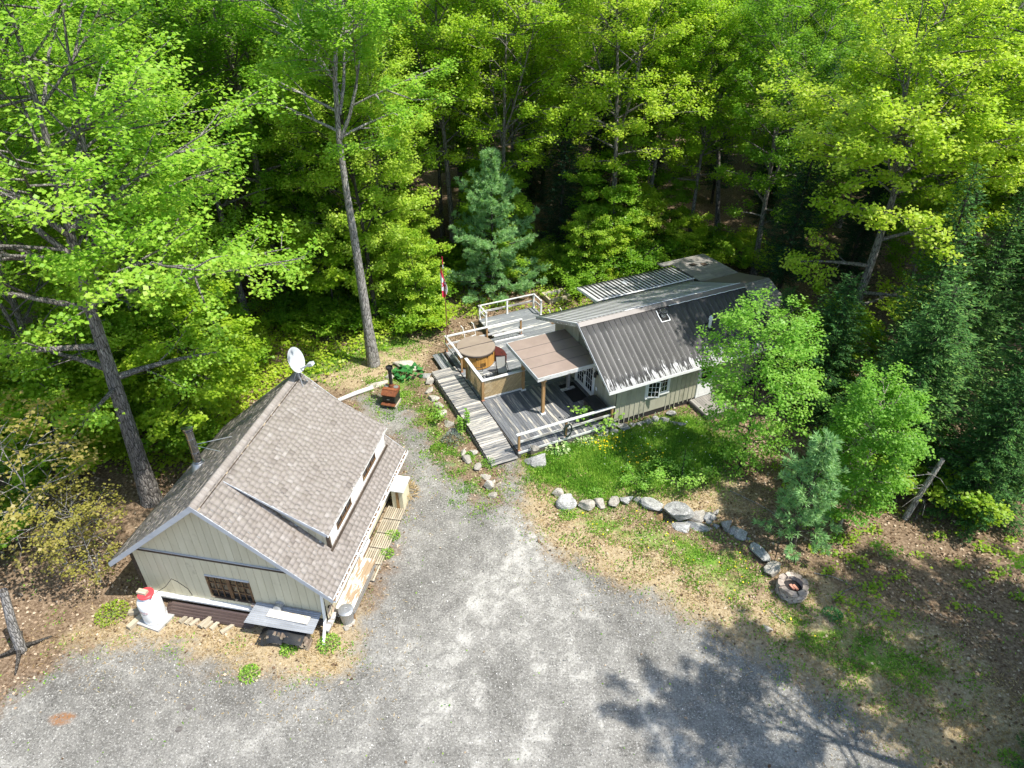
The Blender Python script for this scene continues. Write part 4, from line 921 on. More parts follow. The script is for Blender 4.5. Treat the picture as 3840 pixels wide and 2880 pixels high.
def white_bench():
    b = empty('folded_ladder_bench', cl(-.70, 6.18, DZ+.002), CROT-.03, 'white slatted rail lying against the railing behind the tub', 'ladder')
    for z, y in ((.06, 0), (.40, .06)): board('side_beam', 1.75, .05, .09, 'white_paint', b, (0, y, z), (1, 0, 0))
    for k in range(7): MB().bar((-.72+k*.24, 0, .09), (-.72+k*.24, .06, .37), .03, .03).build('rung', 'galvanised', b)
white_bench()
def flagpole():
    x, y, z = -3.56, 33.65, 0.
    f = empty('flagpole', (x, y, z), 0, 'thin brown flagpole fixed to the deck corner by the tub', 'flagpole')
    MB().tube([(0, 0, 0), (0, 0, 2.6), (-.02, 0, 4.9)], [.03, .026, .02], 8).build('pole', 'pole_brown', f, True)
    MB().tube([(-.02, 0, 4.9), (-.025, 0, 5.1)], [.022, .022], 8).build('upper_sleeve', 'white_paint', f, True)
    MB().tube([(-.025, 0, 5.1), (-.03, 0, 5.55)], [.022, .018], 8).build('tip', 'flag_red', f, True)
    fl = empty('flag', (x-.02, y, 0), 0, 'red and white maple leaf flag hanging limp on the pole', 'flag')
    # limp cloth: u runs from the hoist to the fly, v down the hoist
    nu, nv = 40, 14; P = {}
    for i in range(nu+1):
        for j in range(nv+1):
            u, v = i/nu, j/nv
            drop = 1.72*u**1.05; wid = .42*math.sin(math.pi*min(1, u*.92+.06))**.8
            fold = math.sin(v*math.pi*2.6+u*3.0)
            px = -.06+(v-.35)*wid*.9+.035*fold*u; py = -.03+.07*math.sin(v*math.pi*3.1+1+u*2)*min(1, u*3); pz = 5.02-v*.78*(1-.72*u)-drop
            P[i, j] = (px, py, pz)
    def cells(test):
        m = MB(); ids = {}
        for i in range(nu):
            for j in range(nv):
                if not test((i+.5)/nu, (j+.5)/nv): continue
                q = []
                for c_ in ((i, j), (i+1, j), (i+1, j+1), (i, j+1)):
                    if c_ not in ids: ids[c_] = len(m.v); m.v.append(P[c_])
                    q.append(ids[c_])
                m.f.append(tuple(q))
        return m
    def leaf(u, v):
        a, b = (u-.5)/.16, (v-.5)/.34; r = math.hypot(a, b); th = math.atan2(b, a)
        return r < .62+.28*math.cos(th*5+math.pi) and abs(u-.5) < .17
    for nm, tst, mt in (('hoist_band', lambda u, v: u < .25, 'flag_red'), ('fly_band', lambda u, v: u >= .75, 'flag_red'), ('white_field', lambda u, v: .25 <= u < .75 and not leaf(u, v), 'flag_white'), ('leaf_emblem', lambda u, v: .25 <= u < .75 and leaf(u, v), 'flag_red')):
        cells(tst).build(nm, mt, fl, True)
flagpole()
def mat_and_chest():
    m = empty('door_mat', cl(.10, .26, DZ+.004), CROT, 'black door mat in front of the french doors', 'mat')
    MB().box(-.42, .42, -.78, .78, 0, .014).build('mat_body', 'black_rubber', m); MB().box(-.37, .37, -.73, .73, .0145, .02).build('pile', 'void_dark', m)
    c = empty('storage_chest', cl(.22, -1.75, DZ+.002), CROT, 'black lidded storage chest against the wall beside the railing', 'chest')
    MB().box(-.33, .33, -.62, .62, .06, .52).build('body', 'dark_vinyl', c)
    P = [(-.36, -.65, .52), (.36, -.65, .52), (.36, -.65, .56), (.2, -.65, .62), (-.2, -.65, .62), (-.36, -.65, .56)]
    MB().prism(P, (0, 1.3, 0)).build('lid', 'black_metal', c)
    for y in (-.5, .5): MB().lathe([(.09, 0), (.09, .05)], 16).build('wheel', 'white_paint', c, True, M=Matrix.Translation((-.34, y, .09)) @ Matrix.Rotation(R(-90), 4, 'Y'))
    for y in (-.5, .5): MB().box(.22, .3, y-.04, y+.04, 0, .06).build('foot', 'black_metal', c)
    for i, (x, y, L) in enumerate(((-1.5, .9, 1.5), (-.55, -1.2, 1.35))):
        b = empty('loose_board', cl(x, y, DZ+.004), CROT+R(90-4*i), ('pale loose board lying on the deck beside the canopy posts', 'pale loose board lying on the deck between mat and railing')[i], 'board', 'loose boards on the deck')
        MB().box(-L/2, L/2, -.06, .06, 0, .025).build('plank', 'grey_wood', b)
mat_and_chest()
def hose():
    h = empty('hose_coil', cl(-1.92, -2.76, DZ+.52), CROT, 'dark green garden hose coiled on the railing post', 'hose')
    pts = []
    for i in range(140):
        a = i*.28; r = .26+.025*math.sin(i*.9); pts.append((r*.72*math.cos(a), -.05-.02*math.sin(i*1.3)-.0004*i, r*1.35*math.sin(a)-.05))
    MB().tube(pts, .014, 5).build('loops', 'hose_green', h, True)
    MB().tube([(.1, -.1, -.4), (.3, -.15, -.6), (.7, -.2, -.86)], .014, 5).build('free_end', 'hose_green', h, True)
    MB().box(-.05, .05, -.06, -.0, .12, .2).build('hanger', 'black_metal', h)
hose()
def handrails():
    for i, (x, y, rz) in enumerate(((-2.4, 7.9, .2), (2.9, 7.4, -.1))):
        h = empty('metal_handrail', cl(x, y, 0), CROT+rz, ('bent white pipe frame in the shade behind the tub railing', 'white pipe frame beyond the far end of the deck')[i], 'handrail', 'bent pipe frames behind the deck')
        for s in (-.36, .36): MB().tube([(s, -.1, 0), (s, -.1, .15), (s, .1, .75), (s, .3, .78)], .022, 8).build('hoop', 'white_paint', h, True)
        MB().tube([(-.36, -.1, .14), (.36, -.1, .14)], .022, 8).build('crossbar', 'white_paint', h, True)
handrails()
def block_crib():
    w = empty('window_well', (2.75, 39.6, 0), CROT, 'weathered wooden frame around a concrete block well behind the deck', 'well')
    for (a, b, c_, d) in ((-.75, .75, -.55, -.43), (-.75, .75, .43, .55), (-.75, -.63, -.43, .43), (.63, .75, -.43, .43)): MB().box(a, b, c_, d, .02, .30).build('timber', 'old_wood', w)
    for k in range(5):
        for j in range(2): MB().box(-.62+k*.25, -.40+k*.25, .36, .42, .03+j*.12, .135+j*.12).build('block', 'concrete', w)
    MB().box(-.63, .63, -.43, .36, .02, .03).build('pit', 'void_dark', w)
block_crib()
def side_landing():
    l = empty('side_landing', cl(5.9, -3.35, 0), CROT, 'low dark plank landing below the white side door', 'landing')
    for k in range(11): board('plank', 1.5, .132, .034, 'grey_wood', l, (-.75+.142*k, 0, .24), (0, 1, 0))
    MB().box(-.83, .82, -.77, -.73, .02, .22).build('rim_joist', 'joist_dark', l); MB().box(-.85, -.81, -.72, .74, .02, .22).build('rim_joist', 'joist_dark', l)
side_landing()

# ------------------------------------------------------------------ things around the bunkhouse
def dish():
    d = empty('satellite_dish', gl(.25, 7.2, 5.36), GROT, 'grey satellite dish on a tripod at the bunkhouse ridge end', 'satellite dish')
    MB().tube([(0, 0, .1), (0, 0, .62)], .03, 8).build('mast', 'galvanised', d, True)
    for p in ((.24, -.22, -.16), (-.24, -.2, -.06), (.2, .2, -.1)):
        g = MB().tube([(0, 0, .5), p], .016, 6).build('tripod_leg', 'galvanised', d); MB().cbox((p[0], p[1], p[2]), (.08, .08, .03)).build('foot', 'galvanised', g)
    face = Vector((.93, -.10, .33)).normalized(); M = face.to_track_quat('Z', 'Y').to_matrix().to_4x4(); M.translation = Vector((-.04, 0, .95))
    prof = [(0, .0), (.15, .006), (.3, .03), (.42, .066), (.5, .1), (.515, .1), (.515, .09), (.42, .05), (.3, .012), (0, -.02)]
    r = MB().lathe(prof, 40, cap=False).build('reflector', 'dish_white', d, True, M=M @ Matrix.Diagonal((.86, 1, 1, 1)))
    c0 = Vector((-.04, 0, .95)); tip = c0+face*.72+Vector((0, 0, -.28))
    MB().bar(tuple(c0+Vector((0, 0, -.48))), tuple(tip), .05, .06).build('feed_arm', 'dish_white', d)
    MB().cbox(tuple(tip+face*.02), (.2, .2, .12), face.to_track_quat('X', 'Z').to_matrix()).build('feed_horn', 'dish_white', d)
    MB().bar(tuple(c0+face*-.05), (0, 0, .6), .06, .06).build('bracket', 'galvanised', d)
dish()
def propane():
    x, y, _ = gl(-2.62, -.38)
    p = empty('propane_tank', (x, y, .09), 0, 'white upright propane tank with red plastic collar lid', 'propane tank')
    MB().lathe([(.36, .0), (.385, .02), (.385, .08), (.375, .09)], 32).build('foot_ring', 'tank_white', p, True)
    MB().lathe([(.37, .09), (.385, .14), (.385, .86), (.37, .94), (.32, 1.02), (.24, 1.07), (.15, 1.09)], 32).build('tank_body', 'tank_white', p, True)
    MB().lathe([(.21, 1.06), (.215, 1.20)], 28, cap=False).build('collar', 'tank_white', p, True)
    MB().lathe([(.25, 1.19), (.265, 1.20), (.265, 1.25), (.23, 1.28), (0, 1.29)], 28, cap=False).build('red_lid', 'red_plastic', p, True)
    for a in (-.6, 2.5): MB().cbox((.28*math.cos(a), .28*math.sin(a), 1.22), (.09, .07, .04)).build('lid_tab', 'red_plastic', p)
    # printed band: two rules and the word
    R0 = .3875
    def patch(a0, a1, z0, z1, mat, nm, n=10):
        V = []; 
        for i in range(n+1):
            a = a0+(a1-a0)*i/n; V += [(R0*math.cos(a), R0*math.sin(a), z0), (R0*math.cos(a), R0*math.sin(a), z1)]
        MB().add(V, [(2*i, 2*i+2, 2*i+3, 2*i+1) for i in range(n)]).build(nm, mat, p)
    patch(-2.35, -1.55, .70, .712, 'ink_black', 'printed_rule'); patch(-2.35, -1.50, .575, .587, 'ink_black', 'printed_rule')
    def text(s, size, zc, ac, mat):
        cu = bpy.data.curves.new('print', 'FONT'); cu.body = s; cu.size = size; cu.align_x = 'CENTER'; cu.extrude = .0
        to = bpy.data.objects.new('print', cu); COL.objects.link(to); dg = bpy.context.evaluated_depsgraph_get(); me = bpy.data.meshes.new_from_object(to.evaluated_get(dg)); bpy.data.objects.remove(to)
        for v in me.vertices: a = ac+v.co.x/R0; z = zc+v.co.y; v.co = (R0*math.cos(a), R0*math.sin(a), z)
        me.materials.clear(); me.materials.append(MAT[mat]); link('lettering', me, p)
    text('PROPANE', .095, .615, -1.93, 'ink_red'); text('1-800', .05, .53, -1.85, 'ink_black')
    b = empty('wood_block', (x-.07, y-.02, .09+1.295), -.25, 'weathered wood block lying on the red tank lid', 'wood block')
    MB().box(-.17, .17, -.09, .09, 0, .10).build('timber', 'old_wood', b)
    s = empty('concrete_pad', (x+.05, y, 0), GROT-.1, 'cracked pale concrete pad under the propane tank', 'concrete pad')
    MB().prism([(-.5, -.44, 0), (.42, -.5, 0), (.52, .3, 0), (.45, .46, 0), (-.46, .42, 0)], (0, 0, .085)).build('slab', 'concrete', s)
    MB().tube([gl(-2.36, -.3, 1.28), gl(-2.1, .0, 1.35), gl(-1.95, .2, 1.55), gl(-1.85, .3, 1.3), gl(-1.6, .36, .9), gl(-1.55, .38, .55)], .012, 6).build('gas_hose', 'black_rubber')
    o = bpy.data.objects['gas_hose']; tag(o, 'thin dark gas hose looping from tank to bunkhouse wall', 'hose')
    for i, (dx, dy, rz, L) in enumerate(((-.62, -.2, 1.1, .62), (-.75, .22, .2, .55))):
        t = empty('timber_offcut', (x+dx, y+dy, 0), rz, ('stout timber offcut lying beside the propane tank', 'timber offcut lying behind the propane tank in shade')[i], 'timber', 'timber offcuts by the tank')
        MB().box(-L/2, L/2, -.09, .09, 0, .16).build('timber', 'old_wood', t)
propane()
def ground_boards():
    k = 0
    spots = [(-1.55, -.05, 1.2), (-1.35, -.08, 1.28), (-1.1, -.12, 1.1), (-.82, -.10, 1.25), (-.58, -.1, 1.15), (-.36, -.14, 1.2), (.15, -.22, .95), (-.72, -.16, 1.2)]
    names = ['leftmost', 'second from the left', 'third from the left', 'fourth from the left', 'fifth from the left', 'sixth from the left', 'rightmost', 'topmost']
    for (a, b, r_), nm in zip(spots, names):
        o = empty('split_board', gl(a, b, .0 if nm != 'topmost' else .10), GROT+r_, f'split grey board end lying before the bunkhouse wall, {nm} of the row', 'board', 'board ends before the bunkhouse')
        L = random.uniform(.62, .8); MB().hexa([(-L/2, -.08, 0), (L/2, -.06, 0), (L/2, .07, 0), (-L/2, .085, 0), (-L/2, -.07, .10), (L/2, -.05, .08), (L/2, .04, .09), (-L/2, .07, .09)]).build('split_face', 'old_wood', o)
    p = empty('metal_sheets', gl(-.75, .12, 0), GROT, 'stack of brown ribbed metal sheets leaning under the bunkhouse wall', 'metal sheets')
    for s in range(3):
        V = []; F = []; nx = 2; prof = []
        for q in range(13): prof.append((q*.055, .018 if q % 3 == 1 else 0))
        for xx in (-1.62+.08*s, 1.62+.05*s):
            for (u, h) in prof: V.append((xx, -.32+u*.42+s*.02-h*.8, .03+u*.48-.0+h*.6+s*.03))
        n = len(prof); F = [(i, i+1, n+i+1, n+i) for i in range(n-1)]
        MB().add(V, F).build('ribbed_sheet', 'sheet_brown', p)
MAT['sheet_brown'] = nmat('sheet_brown', [(.055, .035, .03), (.095, .065, .055)], 2, (.3, 1, 1), .4, .5, rnd=.15)
ground_boards()
def woodpile():
    n = 0
    lm = []
    for k in range(5):
        m = MB(); r = .07; L = .40; kk = 6; ph = [random.uniform(.65, 1.25)*r for _ in range(kk)]
        V = [(ph[i]*math.cos(2*math.pi*i/kk), sgn*L/2, ph[i]*math.sin(2*math.pi*i/kk)) for sgn in (-1, 1) for i in range(kk)]
        m.add(V, [(i, (i+1) % kk, kk+(i+1) % kk, kk+i) for i in range(kk)]+[tuple(reversed(range(kk))), tuple(range(kk, 2*kk))]); me = m.mesh('firewood_log', 'log_bark')
        me.materials.append(MAT['log_end']); 
        for i, pl in enumerate(me.polygons): pl.material_index = 1 if i >= kk else 0
        lm.append(me)
    z = .07; rows = [(1.62, 3.15, 12), (1.66, 3.1, 12), (1.72, 3.08, 11), (1.95, 3.05, 9)]
    P = []
    for r_, (a, b, c_) in enumerate(rows):
        for i in range(c_):
            P.append((a+(b-a)*i/(c_-1)+random.uniform(-.02, .02), -.36+random.uniform(-.06, .05), .07+r_*.115))
    for i, q in enumerate(P):
        o = link('firewood_log', random.choice(lm), None, loc=gl(*q)); o.rotation_euler = (random.uniform(-.06, .06), random.uniform(0, 6.28), GROT+random.uniform(-.12, .12))
        tag(o, 'split firewood log in the low stack under the metal sheet', 'firewood', 'logs of the low firewood stack')
    t = empty('black_tarp', gl(1.9, -.1, 0), GROT, 'crumpled black tarp draped over the firewood stack', 'tarp')
    nx, ny = 16, 8; V = []
    for i in range(nx+1):
        for j in range(ny+1):
            u, v = i/nx, j/ny; x = -.62+1.75*u; drop = max(0, .28-u)*1.6
            zz = .55-.05*abs(math.sin(7*u+3*v))-(.30 if u < .6 else .12)*max(0, .55-v)*1.7-drop*1.1; y = -.62+.62*v-.03*math.sin(9*u)
            V.append((x, y, max(.03, zz)))
    F = [(i*(ny+1)+j, (i+1)*(ny+1)+j, (i+1)*(ny+1)+j+1, i*(ny+1)+j+1) for i in range(nx) for j in range(ny)]
    MB().add(V, F).build('tarp_cloth', 'tarp', t, True)
    s = empty('roofing_sheet', gl(2.15, .0, .70), GROT, 'grey corrugated metal sheet lying on top of the firewood stack', 'metal sheet')
    V = []; nu = 44
    for i in range(nu+1):
        y = -.42+.8*i/nu; h = .012*math.sin(i*math.pi/2)
        for x in (-1.28, 1.2): V.append((x+(.10 if x < 0 else 0)*i/nu, y, h+.10*(i/nu)-.0))
    F = [(2*i, 2*i+1, 2*i+3, 2*i+2) for i in range(nu)]; MB().add(V, F).build('corrugated_panel', 'galv_roof', s)
    b = empty('weathered_plank', gl(2.3, .02, .79), GROT-.02, 'pale peeling plank lying on the corrugated sheet', 'plank')
    MB().hexa([(-.75, -.14, -.02), (.74, -.16, -.02), (.76, .12, .015), (-.73, .14, .015), (-.75, -.14, .01), (.74, -.16, .01), (.76, .12, .045), (-.73, .14, .045)]).build('plank_body', 'peel_plank', b)
    for i, (x, w_) in enumerate(((.95, .34), (1.42, .12), (1.62, .14), (1.95, .2), (2.25, .22), (2.62, .3))):
        o = empty('stored_brick', gl(x, .30, .62+.02*(i % 2)), GROT, ['wide tan brick pair on the ledge behind the corrugated sheet', 'dark brick on the ledge next to the tan bricks', 'second dark brick on the ledge behind the sheet', 'white chipped brick on the ledge behind the sheet', 'brown wood piece on the ledge behind the sheet', 'pale board end on the ledge nearest the bunkhouse corner'][i], 'brick', 'bricks on the ledge behind the sheet')
        MB().box(-w_/2, w_/2, -.06, .06, 0, .09).build('block', ['paver', 'maroon', 'trim_dark', 'concrete', 'old_wood', 'white_peel'][i], o)
MAT['galv_roof'] = nmat('galv_roof', [(.26, .27, .28), (.40, .41, .42)], 3, (.4, 2, 1), .5, .4, metal=.3, bump=.1, rnd=0, dirt=((.55, .54, .52), 5, .6, .72))
MAT['peel_plank'] = nmat('peel_plank', [(.50, .45, .37), (.66, .63, .58)], 3, (.4, 3, 3), .8, worn=((.33, .24, .15), .52, .6, 3, (.6, 2, 2)), rnd=0)
woodpile()
def trash_can():
    t = empty('trash_can', gl(4.02, .78, 0), .3, 'ribbed galvanised steel trash can with lid at the bunkhouse corner', 'trash can')
    n = 48; V = []; F = []
    for z, r in ((.0, .20), (.56, .245)):
        for k in range(n): a = 2*math.pi*k/n; rr = r+(.006 if k % 2 else -.004); V.append((rr*math.cos(a), rr*math.sin(a), z))
    F = [(k, (k+1) % n, n+(k+1) % n, n+k) for k in range(n)]+[tuple(reversed(range(n)))]
    MB().add(V, F).build('can_body', 'galvanised', t)
    MB().lathe([(.255, .55), (.265, .56), (.265, .60), (.25, .615), (.18, .63), (.17, .645), (.06, .655), (0, .657)], 32, cap=False).build('lid', 'galvanised', t, True)
    MB().tube([(-.06, 0, .655), (-.05, 0, .70), (.05, 0, .70), (.06, 0, .655)], .01, 6).build('lid_handle', 'galvanised', t)
    for s in (-1, 1): MB().tube([(s*.235, -.06, .42), (s*.29, -.05, .40), (s*.29, .05, .40), (s*.235, .06, .42)], .009, 6).build('side_handle', 'galvanised', t)
    p = empty('stone_pad', gl(4.02, .78, 0), GROT, 'small concrete pad under the steel trash can', 'pad'); MB().box(-.3, .3, -.3, .3, -.03, -.001).build('slab', 'concrete', p)
trash_can()
def bench_and_walk():
    b = empty('wooden_workbench', gl(3.95, 1.95, 0), GROT, 'long peeling white plank bench along the bunkhouse wall', 'bench')
    for k in range(4): board('top_plank', 2.35, .15, .035, 'peel_plank', b, (-.24+.16*k, 0, .58), (0, 1, 0))
    for x in (-.22, .26):
        for y in (-1.05, 1.05): MB().box(x-.04, x+.04, y-.04, y+.04, 0, .56).build('leg', 'bare_wood', b)
    MB().box(.28, .31, -1.1, 1.1, .30, .45).build('apron', 'grey_wood', b); MB().box(-.3, .3, -.95, .95, .2, .23).build('shelf', 'grey_wood', b)
    for i in range(5):
        w = empty('slat_walkway', gl(3.98, 2.9+.78*i, 0), GROT, ['slatted pallet walkway section next to the white bench', 'second slatted pallet walkway section from the bench', 'middle slatted pallet walkway section along the bunkhouse', 'fourth slatted pallet walkway section from the bench', 'slatted pallet walkway section nearest the cream cabinet'][i], 'walkway', 'pallet walkway sections')
        for k in range(9): board('slat', .74, .055, .025, 'old_wood', w, (-.34+.085*k, 0, .10), (0, 1, 0))
        for y in (-.3, .3): MB().box(-.38, .38, y-.04, y+.04, .0, .085).build('bearer', 'grey_wood', w)
    c = empty('side_cabinet', gl(4.12, 6.75, 0), GROT, 'narrow cream cabinet with white flat top at the far bunkhouse corner', 'cabinet')
    MB().box(-.3, .16, -.45, .35, .0, 1.05).build('body', 'siding_cream', c); MB().box(-.36, .24, -.52, .42, 1.052, 1.10).build('top', 'white_paint', c); MB().box(-.12, .0, -.47, -.451, .1, 1.0).build('trim', 'bare_wood', c)
    h = empty('hose_reel', gl(3.56, .55, .75), GROT, 'pale coiled garden hose hanging near the bunkhouse front corner', 'hose')
    MB().tube([(.03+.0005*i, .17*math.cos(i*.4), .22*math.sin(i*.4)) for i in range(70)], .018, 5).build('coil', 'hose_pale', h, True); MB().cbox((0, 0, .2), (.06, .1, .05)).build('hook', 'black_metal', h)
MAT['hose_pale'] = nmat('hose_pale', [(.40, .28, .20), (.55, .42, .32)], 3, rough=.6, rnd=0)
bench_and_walk()
def stove():
    s = empty('wood_stove', (-5.98, 28.45, 0), R(-14), 'rusty cast iron wood stove with black pipe standing outdoors', 'stove')
    for a, b in ((-.36, -.28), (.28, .36)): MB().box(a, b, -.34, .34, 0, .12).build('foot_block', 'concrete', s)
    MB().box(-.38, .38, -.40, .36, .121, .16).build('base_shelf', 'old_wood', s)
    MB().box(-.33, .33, -.30, .34, .17, .72).build('firebox', 'black_metal', s)
    MB().prism([(-.36, -.50, .22), (-.36, -.30, .22), (-.36, -.30, .27), (-.36, -.50, .25)], (.72, 0, 0)).build('ash_shelf', 'rust', s)
    MB().prism([(-.37, -.36, .70), (-.37, -.36, .74), (-.37, -.12, .90), (-.37, -.12, .70)][::-1], (.74, 0, 0)).build('front_slope', 'rust', s)
    MB().box(-.37, .37, -.119, .38, .72, .93).build('top_plate', 'rust', s)
    for k in (-1, 1):
        d = MB().box(-.15+k*.165, .15+k*.165, -.325, -.301, .32, .68).build('door', 'black_metal', s)
        for z in (.40, .50, .60): MB().box(-.10+k*.165, .10+k*.165, -.34, -.326, z-.02, z+.03).build('door_relief', 'black_metal', d)
        MB().cbox((k*.04, -.36, .5), (.03, .05, .03)).build('door_knob', 'galvanised', d)
    for x in (-.24, .24): MB().lathe([(.0, 0), (.12, 0), (.12, .03), (.0, .03)], 20, (x, .18, .931), False).build('trivet', 'galvanised', s, True)
    MB().lathe([(.13, .93), (.12, 1.05), (.095, 1.08), (.095, 1.12)], 20, (0, .18, 0)).build('flue_collar', 'rust', s, True)
    MB().lathe([(.09, 1.1), (.09, 1.95)], 20, (0, .18, 0)).build('stovepipe', 'black_metal', s, True)
    MB().lathe([(.10, 1.93), (.17, 1.98), (.17, 2.10), (.155, 2.10), (.15, 2.0), (0, 1.99)], 20, (0, .18, 0), False).build('pipe_cap', 'black_metal', s, True)
    l = empty('birch_log', (-7.85, 29.2, .10), 0, 'long white birch log lying on the ground behind the bunkhouse', 'log')
    a, b = Vector((-.82, -.60, 0)), Vector((.72, .52, .0)); MB().tube([tuple(a), tuple((a+b)/2+Vector((0, .03, .02))), tuple(b)], [.10, .11, .12], 12).build('trunk', 'birch_bark', l, True)
stove()
def fire_pit():
    f = empty('fire_pit', (10.15, 16.9, 0), .2, 'round fire pit of stacked rough tan paver blocks', 'fire pit')
    def blk():
        m = MB(); 
        V = []
        for r, ph in ((.35, .325), (.53, .30)):
            for z in (0, .092):
                for a in (-ph, -ph/3, ph/3, ph): rr = r+random.uniform(-.03, .03)*(1 if r > .4 else .5); V.append((rr*math.cos(a), rr*math.sin(a), z+random.uniform(-.004, .004)))
        # 0-3 inner bottom,4-7 inner top,8-11 outer bottom,12-15 outer top
        F = []
        for i in range(3): F += [(i, i+1, 5+i, 4+i)[::1], (8+i, 12+i, 13+i, 9+i)[::1], (4+i, 5+i, 13+i, 12+i), (i, 8+i, 9+i, i+1)]
        F += [(0, 4, 12, 8), (3, 11, 15, 7)]
        return m.add(V, F).mesh('paver_block', 'paver')
    bm = [blk() for _ in range(5)]; N = 9
    for r in range(5):
        for k in range(N):
            o = link('paver_block', random.choice(bm), f, loc=(random.uniform(-.022, .022), random.uniform(-.022, .022), r*.098), rz=2*math.pi*(k+.5*(r % 2))/N+random.uniform(-.02, .02)); s = 1+random.uniform(-.03, .03); o.scale = (s, s, 1)
    for i in range(2):
        b = empty('red_brick', (10.13+.10*i, 16.88-.03*i, .27+.02*i), .35, ('left red brick lying inside the fire pit', 'right red brick lying inside the fire pit')[i], 'brick', 'bricks inside the fire pit'); MB().box(-.048, .048, -.12, .12, 0, .065).build('brick_body', 'brick_red', b)
    MB().lathe([(0, 0), (.34, 0), (.34, .27), (0, .27)], 16, (0, 0, 0), False).build('ash_bed', 'void_dark', f)
fire_pit()

# ------------------------------------------------------------------ boulders
def rock_mesh(seed, flat=.7, facet=.28):
    r = np.random.default_rng(seed); 
    import bmesh
    bm = bmesh.new(); bmesh.ops.create_icosphere(bm, subdivisions=3, radius=1)
    V = np.array([v.co for v in bm.verts]); 
    for k in range(8):      # planar cuts make it angular
        n = r.normal(size=3); n /= np.linalg.norm(n); d = r.uniform(.36, .66); t = V@n; V = V-np.outer(np.maximum(t-d, 0)*.97, n)
    V /= np.abs(V).max(0)*.5+.5*np.abs(V).max(); V += .03*np.sin(V[:, [1, 2, 0]]*r.uniform(5, 9)+r.uniform(0, 6))+r.normal(size=V.shape)*.012
    V[:, 2] *= flat
    for v, c in zip(bm.verts, V): v.co = c
    me = bpy.data.meshes.new('boulder'); bm.to_mesh(me); bm.free(); me.polygons.foreach_set('use_smooth', [True]*len(me.polygons))
    try: me.set_sharp_from_angle(angle=R(17))
    except Exception: pass
    return me
ROCKS = {m: [] for m in ('rock', 'rock_warm', 'rock_rust')}
for m in ROCKS:
    for k in range(6 if m != 'rock_rust' else 1):
        me = rock_mesh(hash(m) % 100*0+k+{'rock': 10, 'rock_warm': 40, 'rock_rust': 70}[m], .78); me.materials.append(MAT[m]); ROCKS[m].append(me)
_rk = [0]
def boulder(x, y, w, h, label, group=None, mat='rock', z=0., depth=None, rz=None, tilt=0, name='boulder'):
    _rk[0] += 1; me = ROCKS[mat][_rk[0] % len(ROCKS[mat])]
    o = link(name, me, None, loc=(x, y, z+h*.22), rz=rz if rz is not None else (_rk[0]*1.3) % 6.28)
    dp = depth or w*.85; o.scale = (w*.64, dp*.64, h*.80)
    o.rotation_euler = (tilt, .12*math.sin(_rk[0]*2.7), (rz if rz is not None else .5*math.sin(_rk[0]*1.9)))
    return tag(o, label, 'boulder' if w > .35 else 'stone', group)
G1 = 'stone row edging the lawn'
boulder(1.1, 24.0, .92, .75, 'large grey boulder beside the foot of the ramp', mat='rock', depth=.8)
boulder(1.0, 24.35, .36, .26, 'small rounded stone perched on the boulder by the ramp', mat='rock_warm', z=.55)
row = [(1.89, 21.99, .48, .42, 'rock_warm'), (2.31, 21.45, .83, .55, 'rock'), (3.05, 21.25, .60, .52, 'rock_warm'), (3.65, 21.30, .58, .38, 'rock_warm'), (4.27, 21.45, .61, .32, 'rock_warm'), (4.79, 21.6, .55, .34, 'rock'), (5.23, 21.6, .36, .26, 'rock_warm')]
for i, q in enumerate(row):
    boulder(*q[:4], ['leftmost stone of the row edging the lawn, pale and round', 'second stone of the lawn row, wide with pink-white top', 'third stone of the lawn row, squarish and grey-green', 'fourth stone of the lawn row, white mottled', 'fifth stone of the lawn row, low and rounded', 'sixth stone of the lawn row, dull grey and low', 'small seventh stone of the lawn row before the slab'][i], G1, q[4])
boulder(5.89, 21.25, 1.0, .42, 'grey slab tilted at the middle of the stone row', G1, 'rock', depth=.55, rz=-.35, tilt=-.3)
boulder(6.05, 20.62, .40, .34, 'rust coloured stone wedged below the tilted slab', G1, 'rock_rust')
boulder(6.74, 20.62, .98, .66, 'biggest pale grey banded boulder in the stone row', G1, 'rock', z=.1, rz=.05)
boulder(6.80, 20.12, .75, .26, 'flat stone under the biggest banded boulder', G1, 'rock', rz=0)
boulder(7.49, 20.55, .56, .56, 'upright layered stone right of the biggest boulder', G1, 'rock_warm', z=.08)
boulder(8.0, 20.58, .48, .46, 'smooth squarish grey stone with a small stone behind it', G1, 'rock', z=.08)
boulder(8.33, 20.8, .28, .32, 'small tan stone behind the smooth squarish one', G1, 'rock_warm', z=.06)
boulder(7.55, 20.05, .98, .30, 'long low slab along the foot of the stone row', G1, 'rock', depth=.42, rz=-.2)
boulder(7.9, 20.2, .20, .17, 'fist-sized stone on the long low slab', G1, 'rock', z=.12)
boulder(8.2, 20.15, .28, .2, 'small wedge stone at the end of the long low slab', G1, 'rock')
boulder(8.57, 20.1, .42, .55, 'tall narrow grey stone with slanted top', G1, 'rock', depth=.62)
boulder(8.86, 19.9, .44, .42, 'dark leaning stone beside the tall narrow one', G1, 'rock', rz=.5)
boulder(9.08, 19.62, .52, .38, 'round banded stone at the right end of the row', G1, 'rock')
boulder(9.32, 19.45, .17, .14, 'tiny pale stone past the right end of the row', G1, 'rock')
boulder(9.53, 18.6, .42, .34, 'long narrow grey stone lying toward the fire pit', G1, 'rock', depth=.95, rz=.25)
boulder(9.80, 17.85, .72, .46, 'pale flat-topped boulder touching the fire pit', G1, 'rock_warm')
boulder(8.85, 15.35, .30, .10, 'flat pale stone at the gravel edge near the fire pit', None, 'rock_warm')
G2 = 'stones along the boardwalk bed'
